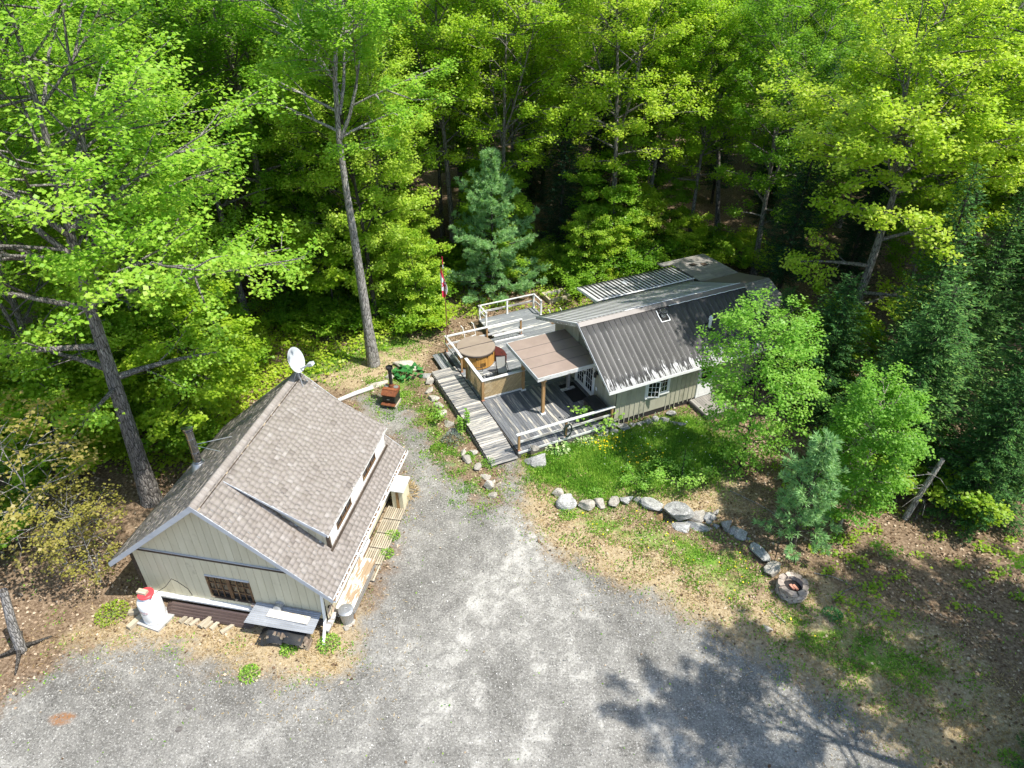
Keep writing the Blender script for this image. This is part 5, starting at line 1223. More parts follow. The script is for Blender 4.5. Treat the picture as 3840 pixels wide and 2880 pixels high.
le = [(-4.32, 30.25, .5, .42), (-4.2, 29.5, .48, .30), (-3.95, 28.85, .52, .26), (-3.58, 28.2, .5, .26), (-3.32, 27.5, .5, .32), (-3.05, 26.8, .5, .30), (-2.85, 26.2, .42, .28), (-2.20, 24.61, .34, .30), (-1.77, 24.65, .36, .28), (-2.0, 24.1, .55, .32), (-1.48, 23.66, .47, .25), (-1.15, 23.07, .38, .22), (-1.0, 22.4, .42, .5), (-.80, 22.73, .22, .17), (-.85, 21.91, .37, .16)]
ordn = ['first', 'second', 'third', 'fourth', 'fifth', 'sixth', 'seventh', 'eighth', 'ninth', 'tenth', 'eleventh', 'twelfth', 'thirteenth', 'fourteenth', 'fifteenth', 'sixteenth']
for i, q in enumerate(le): boulder(*q, f'pale stone in the bed left of the boardwalk, {ordn[i]} from the stove end', G2, 'rock_warm')
boulder(-5.5, 31.7, 1.55, .34, 'large flat pale stone beyond the rhubarb', None, 'rock_warm', depth=.85, rz=-.05)
boulder(-4.5, 30.85, .55, .36, 'grey stone between the rhubarb and the boardwalk', None, 'rock')
boulder(-6.95, 30.1, .9, .22, 'flat tan stone beside the end of the birch log', None, 'rock_warm', depth=.45, rz=.4)
boulder(-6.45, 30.75, .45, .24, 'tan stone between tall trunk and stove', None, 'rock_warm')
G3 = 'stones along the cabin foot'
hr = [(4.33, 26.12, .6, .26), (4.85, 26.2, .42, .28), (5.3, 26.44, .48, .3), (5.76, 26.72, .34, .26), (6.13, 26.78, .4, .26), (6.57, 27.02, .4, .26), (6.95, 27.12, .34, .26), (7.35, 27.05, .49, .3), (7.74, 27.5, .41, .28), (7.72, 26.85, .4, .24), (8.1, 26.7, .4, .26), (5.05, 26.75, .32, .2)]
for i, q in enumerate(hr): boulder(*q, f'rough stone along the cabin foot, {ordn[i]} from the railing', G3, 'rock')
for i, (x, y, w) in enumerate(((-5.62, 15.55, .38), (-5.75, 15.35, .2))): boulder(x, y, w, .1, ('flat cream stone in front of the trash can', 'small cream stone beside the downspout foot')[i], None, 'rock_warm')

# ------------------------------------------------------------------ vegetation generators
def frames(T):
    """two unit vectors perpendicular to each row of T"""
    up = np.tile([0., 0., 1.], (len(T), 1)); m = np.abs(T[:, 2]) > .95; up[m] = [0, 1, 0]
    A = np.cross(T, up); A /= np.linalg.norm(A, axis=1, keepdims=True)+1e-9; return A, np.cross(A, T)
def tubes_mesh(name, lines, mat):
    """lines: list of (pts (k,3), radii (k,), sides)"""
    Vs = []; Fs = []; n0 = 0
    for P, r, n in lines:
        P = np.asarray(P, float); r = np.asarray(r, float); k = len(P)
        T = np.gradient(P, axis=0); T /= np.linalg.norm(T, axis=1, keepdims=True)+1e-9
        A, B = frames(T); an = np.arange(n)*2*np.pi/n
        V = P[:, None, :]+r[:, None, None]*(A[:, None, :]*np.cos(an)[None, :, None]+B[:, None, :]*np.sin(an)[None, :, None])
        Vs.append(V.reshape(-1, 3)); i = np.arange(k-1)[:, None]*n; j = np.arange(n)[None, :]; j2 = (j+1) % n
        Fs.append((np.stack([i+j, i+j2, i+n+j2, i+n+j], -1)+n0).reshape(-1, 4)); n0 += k*n
    return npmesh(name, np.concatenate(Vs), np.concatenate(Fs), mat, None, True)
def leaves_mesh(name, P, T, N, L, W, var, mat, cup=.15):
    """one folded rhombic leaf per row: base P, axis T, normal N"""
    T = T/(np.linalg.norm(T, axis=1, keepdims=True)+1e-9); S = np.cross(N, T); S /= np.linalg.norm(S, axis=1, keepdims=True)+1e-9; U = np.cross(T, S)
    L = L[:, None]; W = W[:, None]
    V = np.stack([P, P+T*L*.45+S*W*.5+U*L*cup, P+T*L, P+T*L*.45-S*W*.5+U*L*cup], 1).reshape(-1, 3)
    F = np.arange(len(P)*4).reshape(-1, 4)
    return npmesh(name, V, F, mat, {'var': np.repeat(np.clip(var, 0, 1), 4)})
def unit(v): return v/(np.linalg.norm(v)+1e-9)

def broadleaf(r, H, R_, base, tr, nprim=26, leaves=18000, leaf=.16, lift=.5, spread=1., forks=0, fork_z=None, wob=.25, dens=1., clump=.30, path=None, droop=.15, shape=.62, vert=.42):
    """trunk, limbs and twigs as tubes; leaf sprays at the twig ends. returns lines, leaf arrays"""
    lines = []; tw = []      # twig segments (a, b)
    nz = 9
    zz = np.linspace(0, H*.93, nz)
    if path is None:
        ph = r.uniform(0, 6.28, 2); px = wob*np.sin(zz/H*5+ph[0])*zz/H; py = wob*np.sin(zz/H*4+ph[1])*zz/H
        px -= px[0]; py -= py[0]
    else:
        q = np.array(path); px = np.interp(zz, q[:, 2], q[:, 0]); py = np.interp(zz, q[:, 2], q[:, 1])
    tp = np.stack([px, py, zz], 1); rad = tr*(1-.88*(zz/(H*.93))**.9); rad[0] *= 1.25
    lines.append((tp, rad, 9))
    stems = [(tp, rad)]
    for f in range(forks):
        fz = (fork_z or base)*(1+.10*f); a = 6.28*f/forks+r.uniform(-.5, .5); k = 7; t = np.linspace(0, 1, k)
        p0 = np.array([np.interp(fz, zz, px), np.interp(fz, zz, py), fz]); Lh = (H-fz)*r.uniform(.75, .95); out = R_*r.uniform(.35, .55)
        P = np.stack([p0[0]+np.cos(a)*out*t**.8+.12*np.sin(5*t+f), p0[1]+np.sin(a)*out*t**.8, p0[2]+Lh*t], 1)
        r0 = np.interp(fz, zz, rad)*.72; rd = r0*(1-.85*t); lines.append((P, rd, 7)); stems.append((P, rd))
    prof = lambda h: R_*np.clip(np.sin(np.pi*np.clip((h-base*.8)/(H*1.06-base*.8), 0, 1))**shape, .12, 1)
    ga = r.uniform(0, 6.28)
    for i in range(nprim):
        st, rd = stems[i % len(stems)] if i > 2 else stems[0]
        h = base+(H*.93-base)*((i+.5)/nprim)**.85; h = np.clip(h, st[0, 2]+.2, st[-1, 2]-.1)
        p0 = np.array([np.interp(h, st[:, 2], st[:, k]) for k in range(3)]); r0 = np.interp(h, st[:, 2], rd)
        ga += 2.4+r.uniform(-.5, .5); c = np.hypot(p0[0], p0[1]); L = prof(h)*r.uniform(.75, 1.12)*spread
        fr = (h-base)/(H-base); el = lift*(.25+fr*1.1)+r.uniform(-.1, .15)
        d = np.array([np.cos(ga)*np.cos(el), np.sin(ga)*np.cos(el), np.sin(el)])
        k = 6; t = np.linspace(0, 1, k); bend = r.normal(size=3)*.12
        P = p0+d*L*t[:, None]+np.outer(t**2, [bend[0]*L, bend[1]*L, -droop*L*(1-fr)+.06*L])
        rr = max(.014, min(r0*.62, .042*L))*(1-.78*t); lines.append((P, rr, 5))
        ns = max(3, int(L/.72*dens))
        for j in range(ns):
            u = .22+.78*(j+r.uniform(.2, .8))/ns; q0 = np.array([np.interp(u, t, P[:, m]) for m in range(3)])
            sgn = 1 if j % 2 else -1; a2 = ga+sgn*r.uniform(.5, 1.15); e2 = el*.5+r.uniform(-.35, .5)
            l2 = (L*(1-u)*.55+.45+.12*L)*r.uniform(.6, 1.1); d2 = np.array([np.cos(a2)*np.cos(e2), np.sin(a2)*np.cos(e2), np.sin(e2)])
            q1 = q0+d2*l2+np.array([0, 0, -.10*l2]); qm = (q0+q1)/2+r.normal(size=3)*.06*l2
            rb = max(.008, .019*l2); lines.append((np.stack([q0, qm, q1]), np.array([rb, rb*.7, rb*.3]), 3))
            n3 = max(2, int(l2/.40*dens))
            for m in range(n3):
                u3 = .25+.75*(m+.5)/n3; s0 = q0+(q1-q0)*u3; a3 = a2+r.uniform(-1.2, 1.2); l3 = r.uniform(.25, .55); e3 = r.uniform(-.5, .6)
                tw.append((s0, s0+l3*np.array([np.cos(a3)*np.cos(e3), np.sin(a3)*np.cos(e3), np.sin(e3)])))
            tw.append((q1-(q1-q0)*.1, q1+d2*.25))
    a = np.array([x[0] for x in tw]); b = np.array([x[1] for x in tw]); n = len(tw); per = max(2, int(leaves/n))
    tv = r.uniform(0, 1, n); tz = r.normal(size=n)
    idx = np.repeat(np.arange(n), per); m = len(idx); u = r.uniform(.1, 1.15, m)[:, None]
    off = r.normal(size=(m, 3))*np.array([clump, clump, clump*vert])*.6
    P = a[idx]+(b[idx]-a[idx])*u+off
    out = P-np.array([0, 0, H*.5]); out[:, 2] *= .4; out /= np.linalg.norm(out, axis=1, keepdims=True)+1e-6
    az = r.uniform(0, 2*np.pi, m); T = np.stack([np.cos(az), np.sin(az), r.uniform(-.75, .15, m)], 1)+.5*out
    N = np.stack([r.normal(0, .5, m), r.normal(0, .5, m), np.ones(m)], 1)+.45*out
    Ls = leaf*r.uniform(.65, 1.25, m); var = .55*tv[idx]+.45*r.uniform(0, 1, m)
    return lines, (P, T, N, Ls, Ls*r.uniform(.75, 1.05, m), var)

def spruce(r, H, R_, tr, base=.6, sp=.34, n=26000, blunt=.85, leaf=.17):
    lines = [(np.stack([.05*np.sin(np.linspace(0, 4, 8)), np.zeros(8), np.linspace(0, H, 8)], 1), tr*(1-.95*np.linspace(0, 1, 8)), 8)]
    Ps = []; Ts = []; h = base; k = 0; reps = []
    while h < H*.985:
        f = 1-(h-base)/(H-base); L0 = R_*f**blunt+.12; nb = 6 if f > .3 else 5
        for i in range(nb):
            az = k*1.1+6.283*i/nb+r.uniform(-.25, .25); L = L0*r.uniform(.75, 1.12); d = np.array([np.cos(az), np.sin(az), 0]); sd = np.array([-d[1], d[0], 0])
            q = max(3, int(L/.3)); t = np.linspace(0, 1, 5); dr = -.42*f+.15
            z = h+L*(dr*t+.30*t**2.2*f+.25*(1-f)*t); P = np.stack([d[0]*L*t, d[1]*L*t, z], 1); lines.append((P, np.maximum(.004, .016*L**.7*(1-.85*t)), 3))
            ns = max(4, int(L/.055)); tt = r.uniform(.08, 1, ns)
            B = np.stack([np.interp(tt, t, P[:, m]) for m in range(3)], 1); sg = np.where(r.random(ns) < .5, -1, 1)
            tl = (.10+.30*L*(1-tt)**.8*r.uniform(.6, 1.1, ns)).clip(.1, .75)
            D = d[None]*r.uniform(.55, 1.0, ns)[:, None]+sd[None]*(sg*r.uniform(.45, 1.0, ns))[:, None]; D[:, 2] += r.uniform(-.3, .12, ns); D /= np.linalg.norm(D, axis=1, keepdims=True)
            nn = np.maximum(1, (tl/.075).astype(int)); ix = np.repeat(np.arange(ns), nn); w = np.concatenate([np.linspace(0, 1, c+1)[:-1] for c in nn])
            Ps.append(B[ix]+D[ix]*(tl[ix]*w)[:, None]); Ts.append(D[ix]); reps.append(np.full(len(ix), 0.)+w)
            Ps.append(P[-1:]); Ts.append(d[None]+np.array([[0, 0, .2]])); reps.append(np.ones(1))
        h += sp*r.uniform(.8, 1.2)*(.55+.45*f); k += 1
    P = np.concatenate(Ps); T = np.concatenate(Ts); w = np.concatenate(reps); m = len(P)
    if m > n: s = r.choice(m, n, False); P, T, w = P[s], T[s], w[s]; m = n
    P = P+r.normal(size=P.shape)*.025; T = T+r.normal(size=T.shape)*.2
    N = np.stack([r.normal(0, .5, m), r.normal(0, .5, m), np.ones(m)], 1)
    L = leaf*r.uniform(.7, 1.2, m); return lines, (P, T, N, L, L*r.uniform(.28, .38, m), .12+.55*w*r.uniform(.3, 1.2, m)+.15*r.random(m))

def white_pine(r, H, R_, tr, base=.8, tufts=2200, nd=13, leaf=.20):
    lines = [(np.stack([.06*np.sin(np.linspace(0, 5, 8)), .04*np.sin(np.linspace(1, 5, 8)), np.linspace(0, H*.97, 8)], 1), tr*(1-.93*np.linspace(0, 1, 8)), 8)]
    B = []; D = []; h = base
    while h < H*.97:
        f = 1-(h-base)/(H-base); nb = 6; a0 = r.uniform(0, 6.28); L0 = R_*min(1, (f*1.25))**.75*(.75+.35*np.sin(h*2.3))
        for i in range(nb):
            az = a0+6.283*i/nb+r.uniform(-.35, .35); L = max(.3, L0*r.uniform(.65, 1.15)); e = .10+.55*(1-f); d = np.array([np.cos(az)*np.cos(e), np.sin(az)*np.cos(e), np.sin(e)])
            t = np.linspace(0, 1, 5); p0 = np.array([0, 0, h+r.uniform(-.12, .12)]); P = p0+d*L*t[:, None]+np.outer(t**2, [0, 0, .12*L]); lines.append((P, np.maximum(.006, .02*L**.8*(1-.8*t)), 4))
            for j in range(max(4, int(L/.16))):
                u = r.uniform(.25, 1.0); q = np.array([np.interp(u, t, P[:, m]) for m in range(3)]); a2 = az+r.choice([-1, 1])*r.uniform(.3, 1.0); l2 = (.18+.42*L*(1-u))*r.uniform(.6, 1.1)
                d2 = np.array([np.cos(a2), np.sin(a2), r.uniform(-.05, .4)]); d2 /= np.linalg.norm(d2); lines.append((np.stack([q, q+d2*l2]), np.array([.008, .004]), 3))
                for w in np.arange(.35, 1.01, .13/max(l2, .13)): B.append(q+d2*l2*w+r.normal(size=3)*.03); D.append(unit(d2+r.normal(size=3)*.3+np.array([0, 0, .25])))
            B.append(P[-1]); D.append(unit(d+np.array([0, 0, .3])))
        h += r.uniform(.38, .55)*(.6+.4*f)
    B = np.array(B); D = np.array(D)
    if len(B) > tufts: s = r.choice(len(B), tufts, False); B, D = B[s], D[s]
    n = len(B); ix = np.repeat(np.arange(n), nd); m = len(ix); T = D[ix]+r.normal(size=(m, 3))*.55; T /= np.linalg.norm(T, axis=1, keepdims=True)
    N = r.normal(size=(m, 3)); L = leaf*r.uniform(.7, 1.15, m); tv = r.random(n)
    return lines, (B[ix]+r.normal(size=(m, 3))*.02, T, N, L, L*.15, .2+.35*tv[ix]+.5*r.random(m)*(.5+.5*(T[:, 2] > 0)))

def plant_proto(name, gen, bark, leafmat, cup=.15, crown='crown', trunk='trunk'):
    """returns the two meshes of a plant"""
    lines, lv = gen; return (name, tubes_mesh(trunk, lines, bark), leaves_mesh(crown, *lv, leafmat, cup), trunk, crown)
def plant(proto, x, y, label, cat, group=None, s=1., rz=0., lean=(0, 0), z=None, sz=None):
    nm, tm, cm, tn, cn = proto
    o = empty(nm, (x, y, float(hgt(x, y)) if z is None else z), rz, label, cat, group)
    o.rotation_euler = (lean[0], lean[1], rz); o.scale = (s, s, sz or s)
    link(tn, tm, o); link(cn, cm, o); return o
def rg(k): return np.random.default_rng(k)

# ------------------------------------------------------------------ trees one can tell apart
PR = {}
PR['hero'] = plant_proto('maple_tree', broadleaf(rg(1), 19.5, 6.8, 5.5, .36, 46, 58000, .14, .6, vert=.7, forks=4, fork_z=9.0, path=[(0, 0, 0), (.4, 0, 7), (.6, 0, 10.4), (1.1, 0, 14), (1.6, 0, 20)], dens=1.15, clump=.31), 'bark', 'leaf_maple')
PR['tall'] = plant_proto('maple_tree', broadleaf(rg(2), 20.5, 4.6, 11.4, .30, 32, 36000, .135, .9, vert=.7, forks=4, fork_z=11.8, path=[(0, 0, 0), (-.1, 0, 6.2), (-.25, 0, 11.3), (-.1, 0, 14), (.4, 0, 17), (.4, 0, 20)], dens=1.15, clump=.31), 'bark_pale', 'leaf_maple')
PR['multi'] = plant_proto('maple_tree', broadleaf(rg(3), 19.5, 5.0, 7.0, .34, 34, 38000, .14, .9, vert=.8, forks=5, fork_z=10.2, wob=.3, clump=.31), 'bark', 'leaf_forest')
PR['f1'] = plant_proto('maple_tree', broadleaf(rg(4), 18.5, 4.7, 3.4, .22, 40, 42000, .135, .8, vert=.8, forks=2, fork_z=6, clump=.31), 'bark', 'leaf_forest')
PR['f2'] = plant_proto('maple_tree', broadleaf(rg(5), 17.5, 4.2, 6.0, .20, 34, 32000, .135, .9, vert=.8, forks=2, fork_z=8, clump=.31), 'bark', 'leaf_forest')
PR['f3'] = plant_proto('maple_tree', broadleaf(rg(6), 16.5, 4.0, 2.2, .16, 40, 40000, .13, .7, vert=.8, clump=.31), 'bark_dark', 'leaf_forest')
PR['f4'] = plant_proto('beech_tree', broadleaf(rg(7), 14.5, 3.8, 1.6, .14, 38, 38000, .125, .55, vert=.8, droop=.05, clump=.31), 'bark_pale', 'leaf_forest')
PR['bright'] = plant_proto('maple_tree', broadleaf(rg(8), 19.0, 5.6, 2.6, .28, 48, 58000, .155, .6, vert=.75, forks=3, fork_z=9.5, dens=1.15, clump=.31), 'bark', 'leaf_lime')
PR['mid'] = plant_proto('maple_tree', broadleaf(rg(9), 18.0, 5.2, 6.0, .20, 40, 42000, .135, .8, vert=.8, forks=2, fork_z=8.0, clump=.31), 'bark', 'leaf_lime')
PR['young'] = plant_proto('young_maple', broadleaf(rg(10), 7.5, 2.4, 1.0, .07, 26, 18000, .155, .3, clump=.31), 'bark_dark', 'leaf_under')
PR['young2'] = plant_proto('young_maple', broadleaf(rg(11), 5.5, 2.2, .6, .05, 22, 14000, .155, .2, droop=.05, clump=.31), 'bark_dark', 'leaf_lime')
PR['alder'] = plant_proto('young_birch', broadleaf(rg(12), 8.4, 2.1, .5, .07, 46, 17000, .105, .35, dens=1.5, clump=.24, shape=.95, vert=.5), 'bark_dark', 'leaf_fresh')
PR['birch'] = plant_proto('birch_tree', broadleaf(rg(13), 7.4, 1.45, 1.1, .06, 42, 20000, .105, .55, dens=1.6, clump=.24), 'bark_birch', 'leaf_fresh')
PR['sparse'] = plant_proto('young_oak', broadleaf(rg(14), 6.8, 2.5, 1.0, .06, 26, 2600, .14, .5, dens=1.1), 'bark_pale', 'leaf_yellow')
PR['limeyoung'] = plant_proto('young_maple', broadleaf(rg(15), 6.5, 3.2, 2.2, .07, 20, 14000, .165, .15, droop=.02), 'bark_dark', 'leaf_lime')
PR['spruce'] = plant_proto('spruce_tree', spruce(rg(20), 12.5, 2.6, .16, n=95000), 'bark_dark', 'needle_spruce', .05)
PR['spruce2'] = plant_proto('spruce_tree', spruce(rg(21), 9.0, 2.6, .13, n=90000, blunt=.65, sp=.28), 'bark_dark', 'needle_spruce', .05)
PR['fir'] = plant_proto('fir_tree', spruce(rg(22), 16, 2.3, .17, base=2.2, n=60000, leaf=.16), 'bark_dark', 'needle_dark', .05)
PR['pine'] = plant_proto('white_pine', white_pine(rg(23), 9.2, 3.3, .13, base=.5, tufts=5200, nd=16, leaf=.25), 'bark_dark', 'needle_pine', .0)
PR['pinelet'] = plant_proto('white_pine', white_pine(rg(24), 5.8, 1.55, .07, base=.9, tufts=2400, nd=15, leaf=.22), 'bark_dark', 'needle_pine', .0)

plant(PR['hero'], -15.0, 21.5, 'huge spreading maple with forked grey trunk beside the bunkhouse', 'tree')
plant(PR['multi'], -14.0, 38.6, 'tall dark-trunked maple splitting into several upright stems', 'tree', rz=1.)
plant(PR['tall'], -7.45, 32.0, 'tall maple with long bare pale trunk behind the stove', 'tree')
plant(PR['mid'], -.5, 43.2, 'yellow-green maple with slim curved trunk behind the white pine', 'tree', rz=2.)
plant(PR['f2'], 9.0, 46.5, 'leaning maple with bare lower trunk behind the lean-to roof', 'tree', lean=(0, R(5)), rz=.6)
plant(PR['f2'], 15.2, 49.5, 'slender tree leaning right in the dark gap behind the cabin', 'tree', lean=(0, R(8)), rz=3.)
plant(PR['bright'], 17.3, 31.6, 'large bright lime maple overhanging the far end of the cabin', 'tree', rz=4.)
plant(PR['pine'], -1.2, 40.0, 'soft blue-green white pine just beyond the deck', 'tree', rz=.5)
plant(PR['alder'], 10.05, 23.6, 'dense leafy young birch hiding the cabin corner', 'tree')
plant(PR['birch'], 13.0, 19.9, 'slender bright birch with pale stem right of the small pine', 'tree', lean=(0, R(1)), s=.93)
plant(PR['pinelet'], 10.95, 19.15, 'small blue-green pine leaning over the stone row', 'tree', lean=(0, R(-6)), rz=1.)
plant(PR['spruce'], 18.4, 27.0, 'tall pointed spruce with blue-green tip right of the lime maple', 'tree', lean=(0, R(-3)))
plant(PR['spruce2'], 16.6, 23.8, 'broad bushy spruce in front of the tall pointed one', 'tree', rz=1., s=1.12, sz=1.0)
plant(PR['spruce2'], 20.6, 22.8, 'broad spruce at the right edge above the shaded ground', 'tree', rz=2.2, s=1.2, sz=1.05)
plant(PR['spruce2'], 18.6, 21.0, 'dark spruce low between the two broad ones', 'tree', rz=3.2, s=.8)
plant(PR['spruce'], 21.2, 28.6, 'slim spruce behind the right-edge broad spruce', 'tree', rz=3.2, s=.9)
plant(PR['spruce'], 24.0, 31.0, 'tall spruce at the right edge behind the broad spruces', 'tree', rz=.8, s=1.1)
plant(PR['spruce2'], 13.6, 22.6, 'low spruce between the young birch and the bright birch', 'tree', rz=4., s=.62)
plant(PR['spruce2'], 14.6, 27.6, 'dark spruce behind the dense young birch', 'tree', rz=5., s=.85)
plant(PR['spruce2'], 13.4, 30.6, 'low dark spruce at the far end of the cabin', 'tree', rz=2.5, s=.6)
plant(PR['young2'], 15.2, 29.6, 'lime young maple under the large lime maple', 'tree', rz=2.5, s=.9)
plant(PR['sparse'], -16.9, 18.2, 'sparse yellow-leaved young oak at the left edge', 'tree')
plant(PR['sparse'], -15.2, 17.4, 'smaller sparse yellow young oak nearest the bunkhouse eave', 'tree', rz=2., s=.62)
plant(PR['limeyoung'], -13.9, 25.6, 'low lime-leaved young maple behind the bunkhouse chimney', 'tree', rz=1.)
plant(PR['young2'], -19.3, 23.2, 'lime young maple at the left edge below the huge maple', 'tree', rz=2., s=1.15)
plant(PR['limeyoung'], -10.6, 37.2, 'lime young maple left of the tall bare trunk', 'tree', rz=2.5, s=1.1)
plant(PR['young'], -5.6, 36.6, 'yellow-green young maple right of the tall bare trunk', 'tree', rz=.4, s=.72)
plant(PR['young'], 4.6, 41.6, 'leafy young maple beside the block well', 'tree', rz=1.4, s=.6)
plant(PR['young'], 6.2, 44.0, 'bushy young maple behind the lean-to roof', 'tree', rz=3.4, s=.95)
plant(PR['spruce'], 13.9, 8.6, 'dark spruce at the lower right corner', 'tree', s=.36)
plant(PR['spruce2'], 15.6, 10.4, 'dark spruce bough at the right frame edge low down', 'tree', s=.42, rz=2.)
plant(PR['tall'], 14.2, 9.6, 'tall tree beside the driveway casting the big gravel shadow', 'tree', rz=2., s=.70)
plant(PR['bright'], 24.5, 36.0, 'second lime maple at the right edge behind the spruces', 'tree', rz=1.3, s=1.0)

for i, (k, x, y, sc) in enumerate((('f1', 20.6, 13.0, .85), ('f3', 23.4, 12.0, .8), ('fir', 19.4, 11.2, .75), ('f2', 21.0, 8.2, .85))):
    plant(PR[k], x, y, ('leafy tree' if k != 'fir' else 'dark fir')+' just past the right edge shading the dry grass', 'tree', ('leafy trees' if k != 'fir' else 'dark firs')+' past the right edge', s=sc, rz=i*1.7)

# ------------------------------------------------------------------ the forest behind
def forest():
    r = rg(99); spots = []
    fixed = [(-15, 21.5), (-14, 38.6), (-7.45, 32), (-.5, 43.2), (9, 46.5), (15.2, 49.5), (17.3, 31.6), (-1.2, 40), (18.4, 27), (24, 31), (24.5, 36), (16.2, 24.2), (20.4, 22.6)]
    tries = 0
    while tries < 12000:
        tries += 1; y = r.uniform(20, 84); hw = y*.74+6; x = r.uniform(-hw, hw)
        d = 3.7 if y < 55 else 4.5
        edge = 43.5+.8*np.sin(x*.7) if x > -4.5 else 36.5+.8*np.sin(x)
        if x < -15.5-.12*(y-20): edge = 20
        if 7 < x < 14.5: edge = 43+.4*(x-7)
        if x >= 14.5: edge = 27 if x > 24 else 37
        if y < edge or (x > 14 and y < 24): continue
        if any((x-a)**2+(y-b)**2 < d*d for a, b in spots) or any((x-a)**2+(y-b)**2 < 6 for a, b in fixed): continue
        spots.append((x, y))
    kinds = ['f1', 'f1', 'f2', 'f3', 'f3', 'f4', 'f4', 'mid']
    for (x, y) in spots:
        k = kinds[r.integers(len(kinds))]
        con = (9 < x < 28 and y < 62 and r.random() < .55) or (-5 < x < 9 and y < 56 and r.random() < .14) or r.random() < .05
        if con: k = 'fir'
        side = 'left of the bunkhouse' if x < -14 and y < 36 else ('behind the cabin roof' if x > 6 else ('behind the deck' if x > -5 else 'behind the bunkhouse'))
        deep = 'deep in the forest ' if y > 46 else 'at the forest edge '
        kind = {'fir': 'dark fir tree', 'f4': 'pale-barked beech tree', 'mid': 'lime-leaved maple'}.get(k, 'green maple tree')
        plant(PR[k], x, y, f'{kind} {deep}{side}', 'tree', f'{kind}s {deep}{side}', s=r.uniform(.82, 1.12)*(1.0 if k != 'fir' else .85), rz=r.uniform(0, 6.28), lean=(r.normal(0, .03), r.normal(0, .035)))
    return spots
SPOTS = forest()

# ------------------------------------------------------------------ low plants
def shrub_gen(r, H, Rr, stems, leaves, leaf):
    lines = []; tw = []
    for i in range(stems):
        a = 6.283*i/stems+r.uniform(-.4, .4); e = r.uniform(.7, 1.35); L = H*r.uniform(.75, 1.1); d = np.array([np.cos(a)*np.cos(e), np.sin(a)*np.cos(e), np.sin(e)]); t = np.linspace(0, 1, 4)
        P = np.outer(t, d*L)+np.outer(t**2, [np.cos(a)*Rr*.3, np.sin(a)*Rr*.3, -.1*H]); lines.append((P, .014*H*(1-.8*t)+.003, 4))
        for j in range(7):
            u = r.uniform(.25, 1); q = np.array([np.interp(u, t, P[:, m]) for m in range(3)]); a2 = r.uniform(0, 6.28); l = r.uniform(.2, .5)*Rr; d2 = np.array([np.cos(a2), np.sin(a2), r.uniform(-.1, .5)])
            lines.append((np.stack([q, q+d2*l]), np.array([.006, .003])*H**.5, 3)); tw.append((q, q+d2*l))
    a = np.array([x[0] for x in tw]); b = np.array([x[1] for x in tw]); n = len(tw); per = max(2, leaves//n); ix = np.repeat(np.arange(n), per); m = len(ix)
    P = a[ix]+(b[ix]-a[ix])*r.uniform(.1, 1.2, m)[:, None]+r.normal(size=(m, 3))*np.array([.13, .13, .07])*Rr**.5; P[:, 2] = np.maximum(P[:, 2], .04)
    az = r.uniform(0, 6.28, m); T = np.stack([np.cos(az), np.sin(az), r.uniform(-.6, .3, m)], 1); N = np.stack([r.normal(0, .45, m), r.normal(0, .45, m), np.ones(m)], 1)
    L = leaf*r.uniform(.65, 1.25, m); return lines, (P, T, N, L, L*r.uniform(.7, 1, m), .5*r.random(n)[ix]+.5*r.random(m))
PR['shrub1'] = plant_proto('shrub', shrub_gen(rg(40), 1.8, 1.2, 9, 2600, .14), 'bark_dark', 'leaf_under', crown='foliage', trunk='stems')
PR['shrub2'] = plant_proto('shrub', shrub_gen(rg(41), 1.3, 1.3, 8, 2000, .15), 'bark_dark', 'leaf_lime', crown='foliage', trunk='stems')
PR['shrub3'] = plant_proto('shrub', shrub_gen(rg(42), 2.6, 1.3, 9, 3400, .13), 'bark_dark', 'leaf_under', crown='foliage', trunk='stems')
PR['lawnbush'] = plant_proto('sapling', shrub_gen(rg(43), 1.9, .8, 5, 1000, .10), 'bark_dark', 'leaf_fresh', crown='foliage', trunk='stems')
PR['sapling'] = plant_proto('sapling', shrub_gen(rg(44), 1.1, .5, 2, 130, .12), 'bark_dark', 'leaf_fresh', crown='foliage', trunk='stems')
def understory():
    r = rg(7); n = 0; pts = []
    zones = [(-20, -13.6, 24.5, 36, 26, 'left of the bunkhouse'), (-13.6, -4.6, 35.0, 40.5, 44, 'behind the tall bare trunk'), (-4.4, 8, 41.0, 44.5, 26, 'behind the deck'), (-26, -18.5, 16, 30, 14, 'at the far left edge'), (15.5, 22, 20.5, 24, 4, 'under the spruces'), (8.5, 17, 43, 48, 12, 'behind the cabin roof')]
    for (x0, x1, y0, y1, k, where) in zones:
        c = 0; tr_ = 0
        while c < k and tr_ < 900:
            tr_ += 1; x, y = r.uniform(x0, x1), r.uniform(y0, y1)
            if any((x-a)**2+(y-b)**2 < 1.1 for a, b in pts): continue
            pts.append((x, y)); c += 1; q = ('shrub1', 'shrub2', 'shrub3')[r.integers(3)]
            col = 'yellow-green' if q == 'shrub2' else ('tall leafy green' if q == 'shrub3' else 'leafy green')
            plant(PR[q], x, y, f'{col} shrub in the undergrowth {where}', 'shrub', f'{col} undergrowth shrubs {where}', s=r.uniform(.75, 1.25), rz=r.uniform(0, 6.28))
        for j in range(max(2, k//5)):
            x, y = r.uniform(x0, x1), r.uniform(y0+1, y1+1.5)
            if where == 'under the spruces': continue
            q = ('young', 'young2')[j % 2]; plant(PR[q], x, y, f'{"green" if q == "young" else "lime"} young maple in the undergrowth {where}', 'tree', f'{"green" if q == "young" else "lime"} young maples {where}', s=r.uniform(.6, 1.0), rz=r.uniform(0, 6.28))
understory()
plant(PR['lawnbush'], 7.2, 22.45, 'airy light green sapling at the lawn edge above the tilted slab', 'sapling')
plant(PR['lawnbush'], 5.5, 22.5, 'smaller light green sapling in the middle of the lawn edge', 'sapling', s=.7, rz=1.)
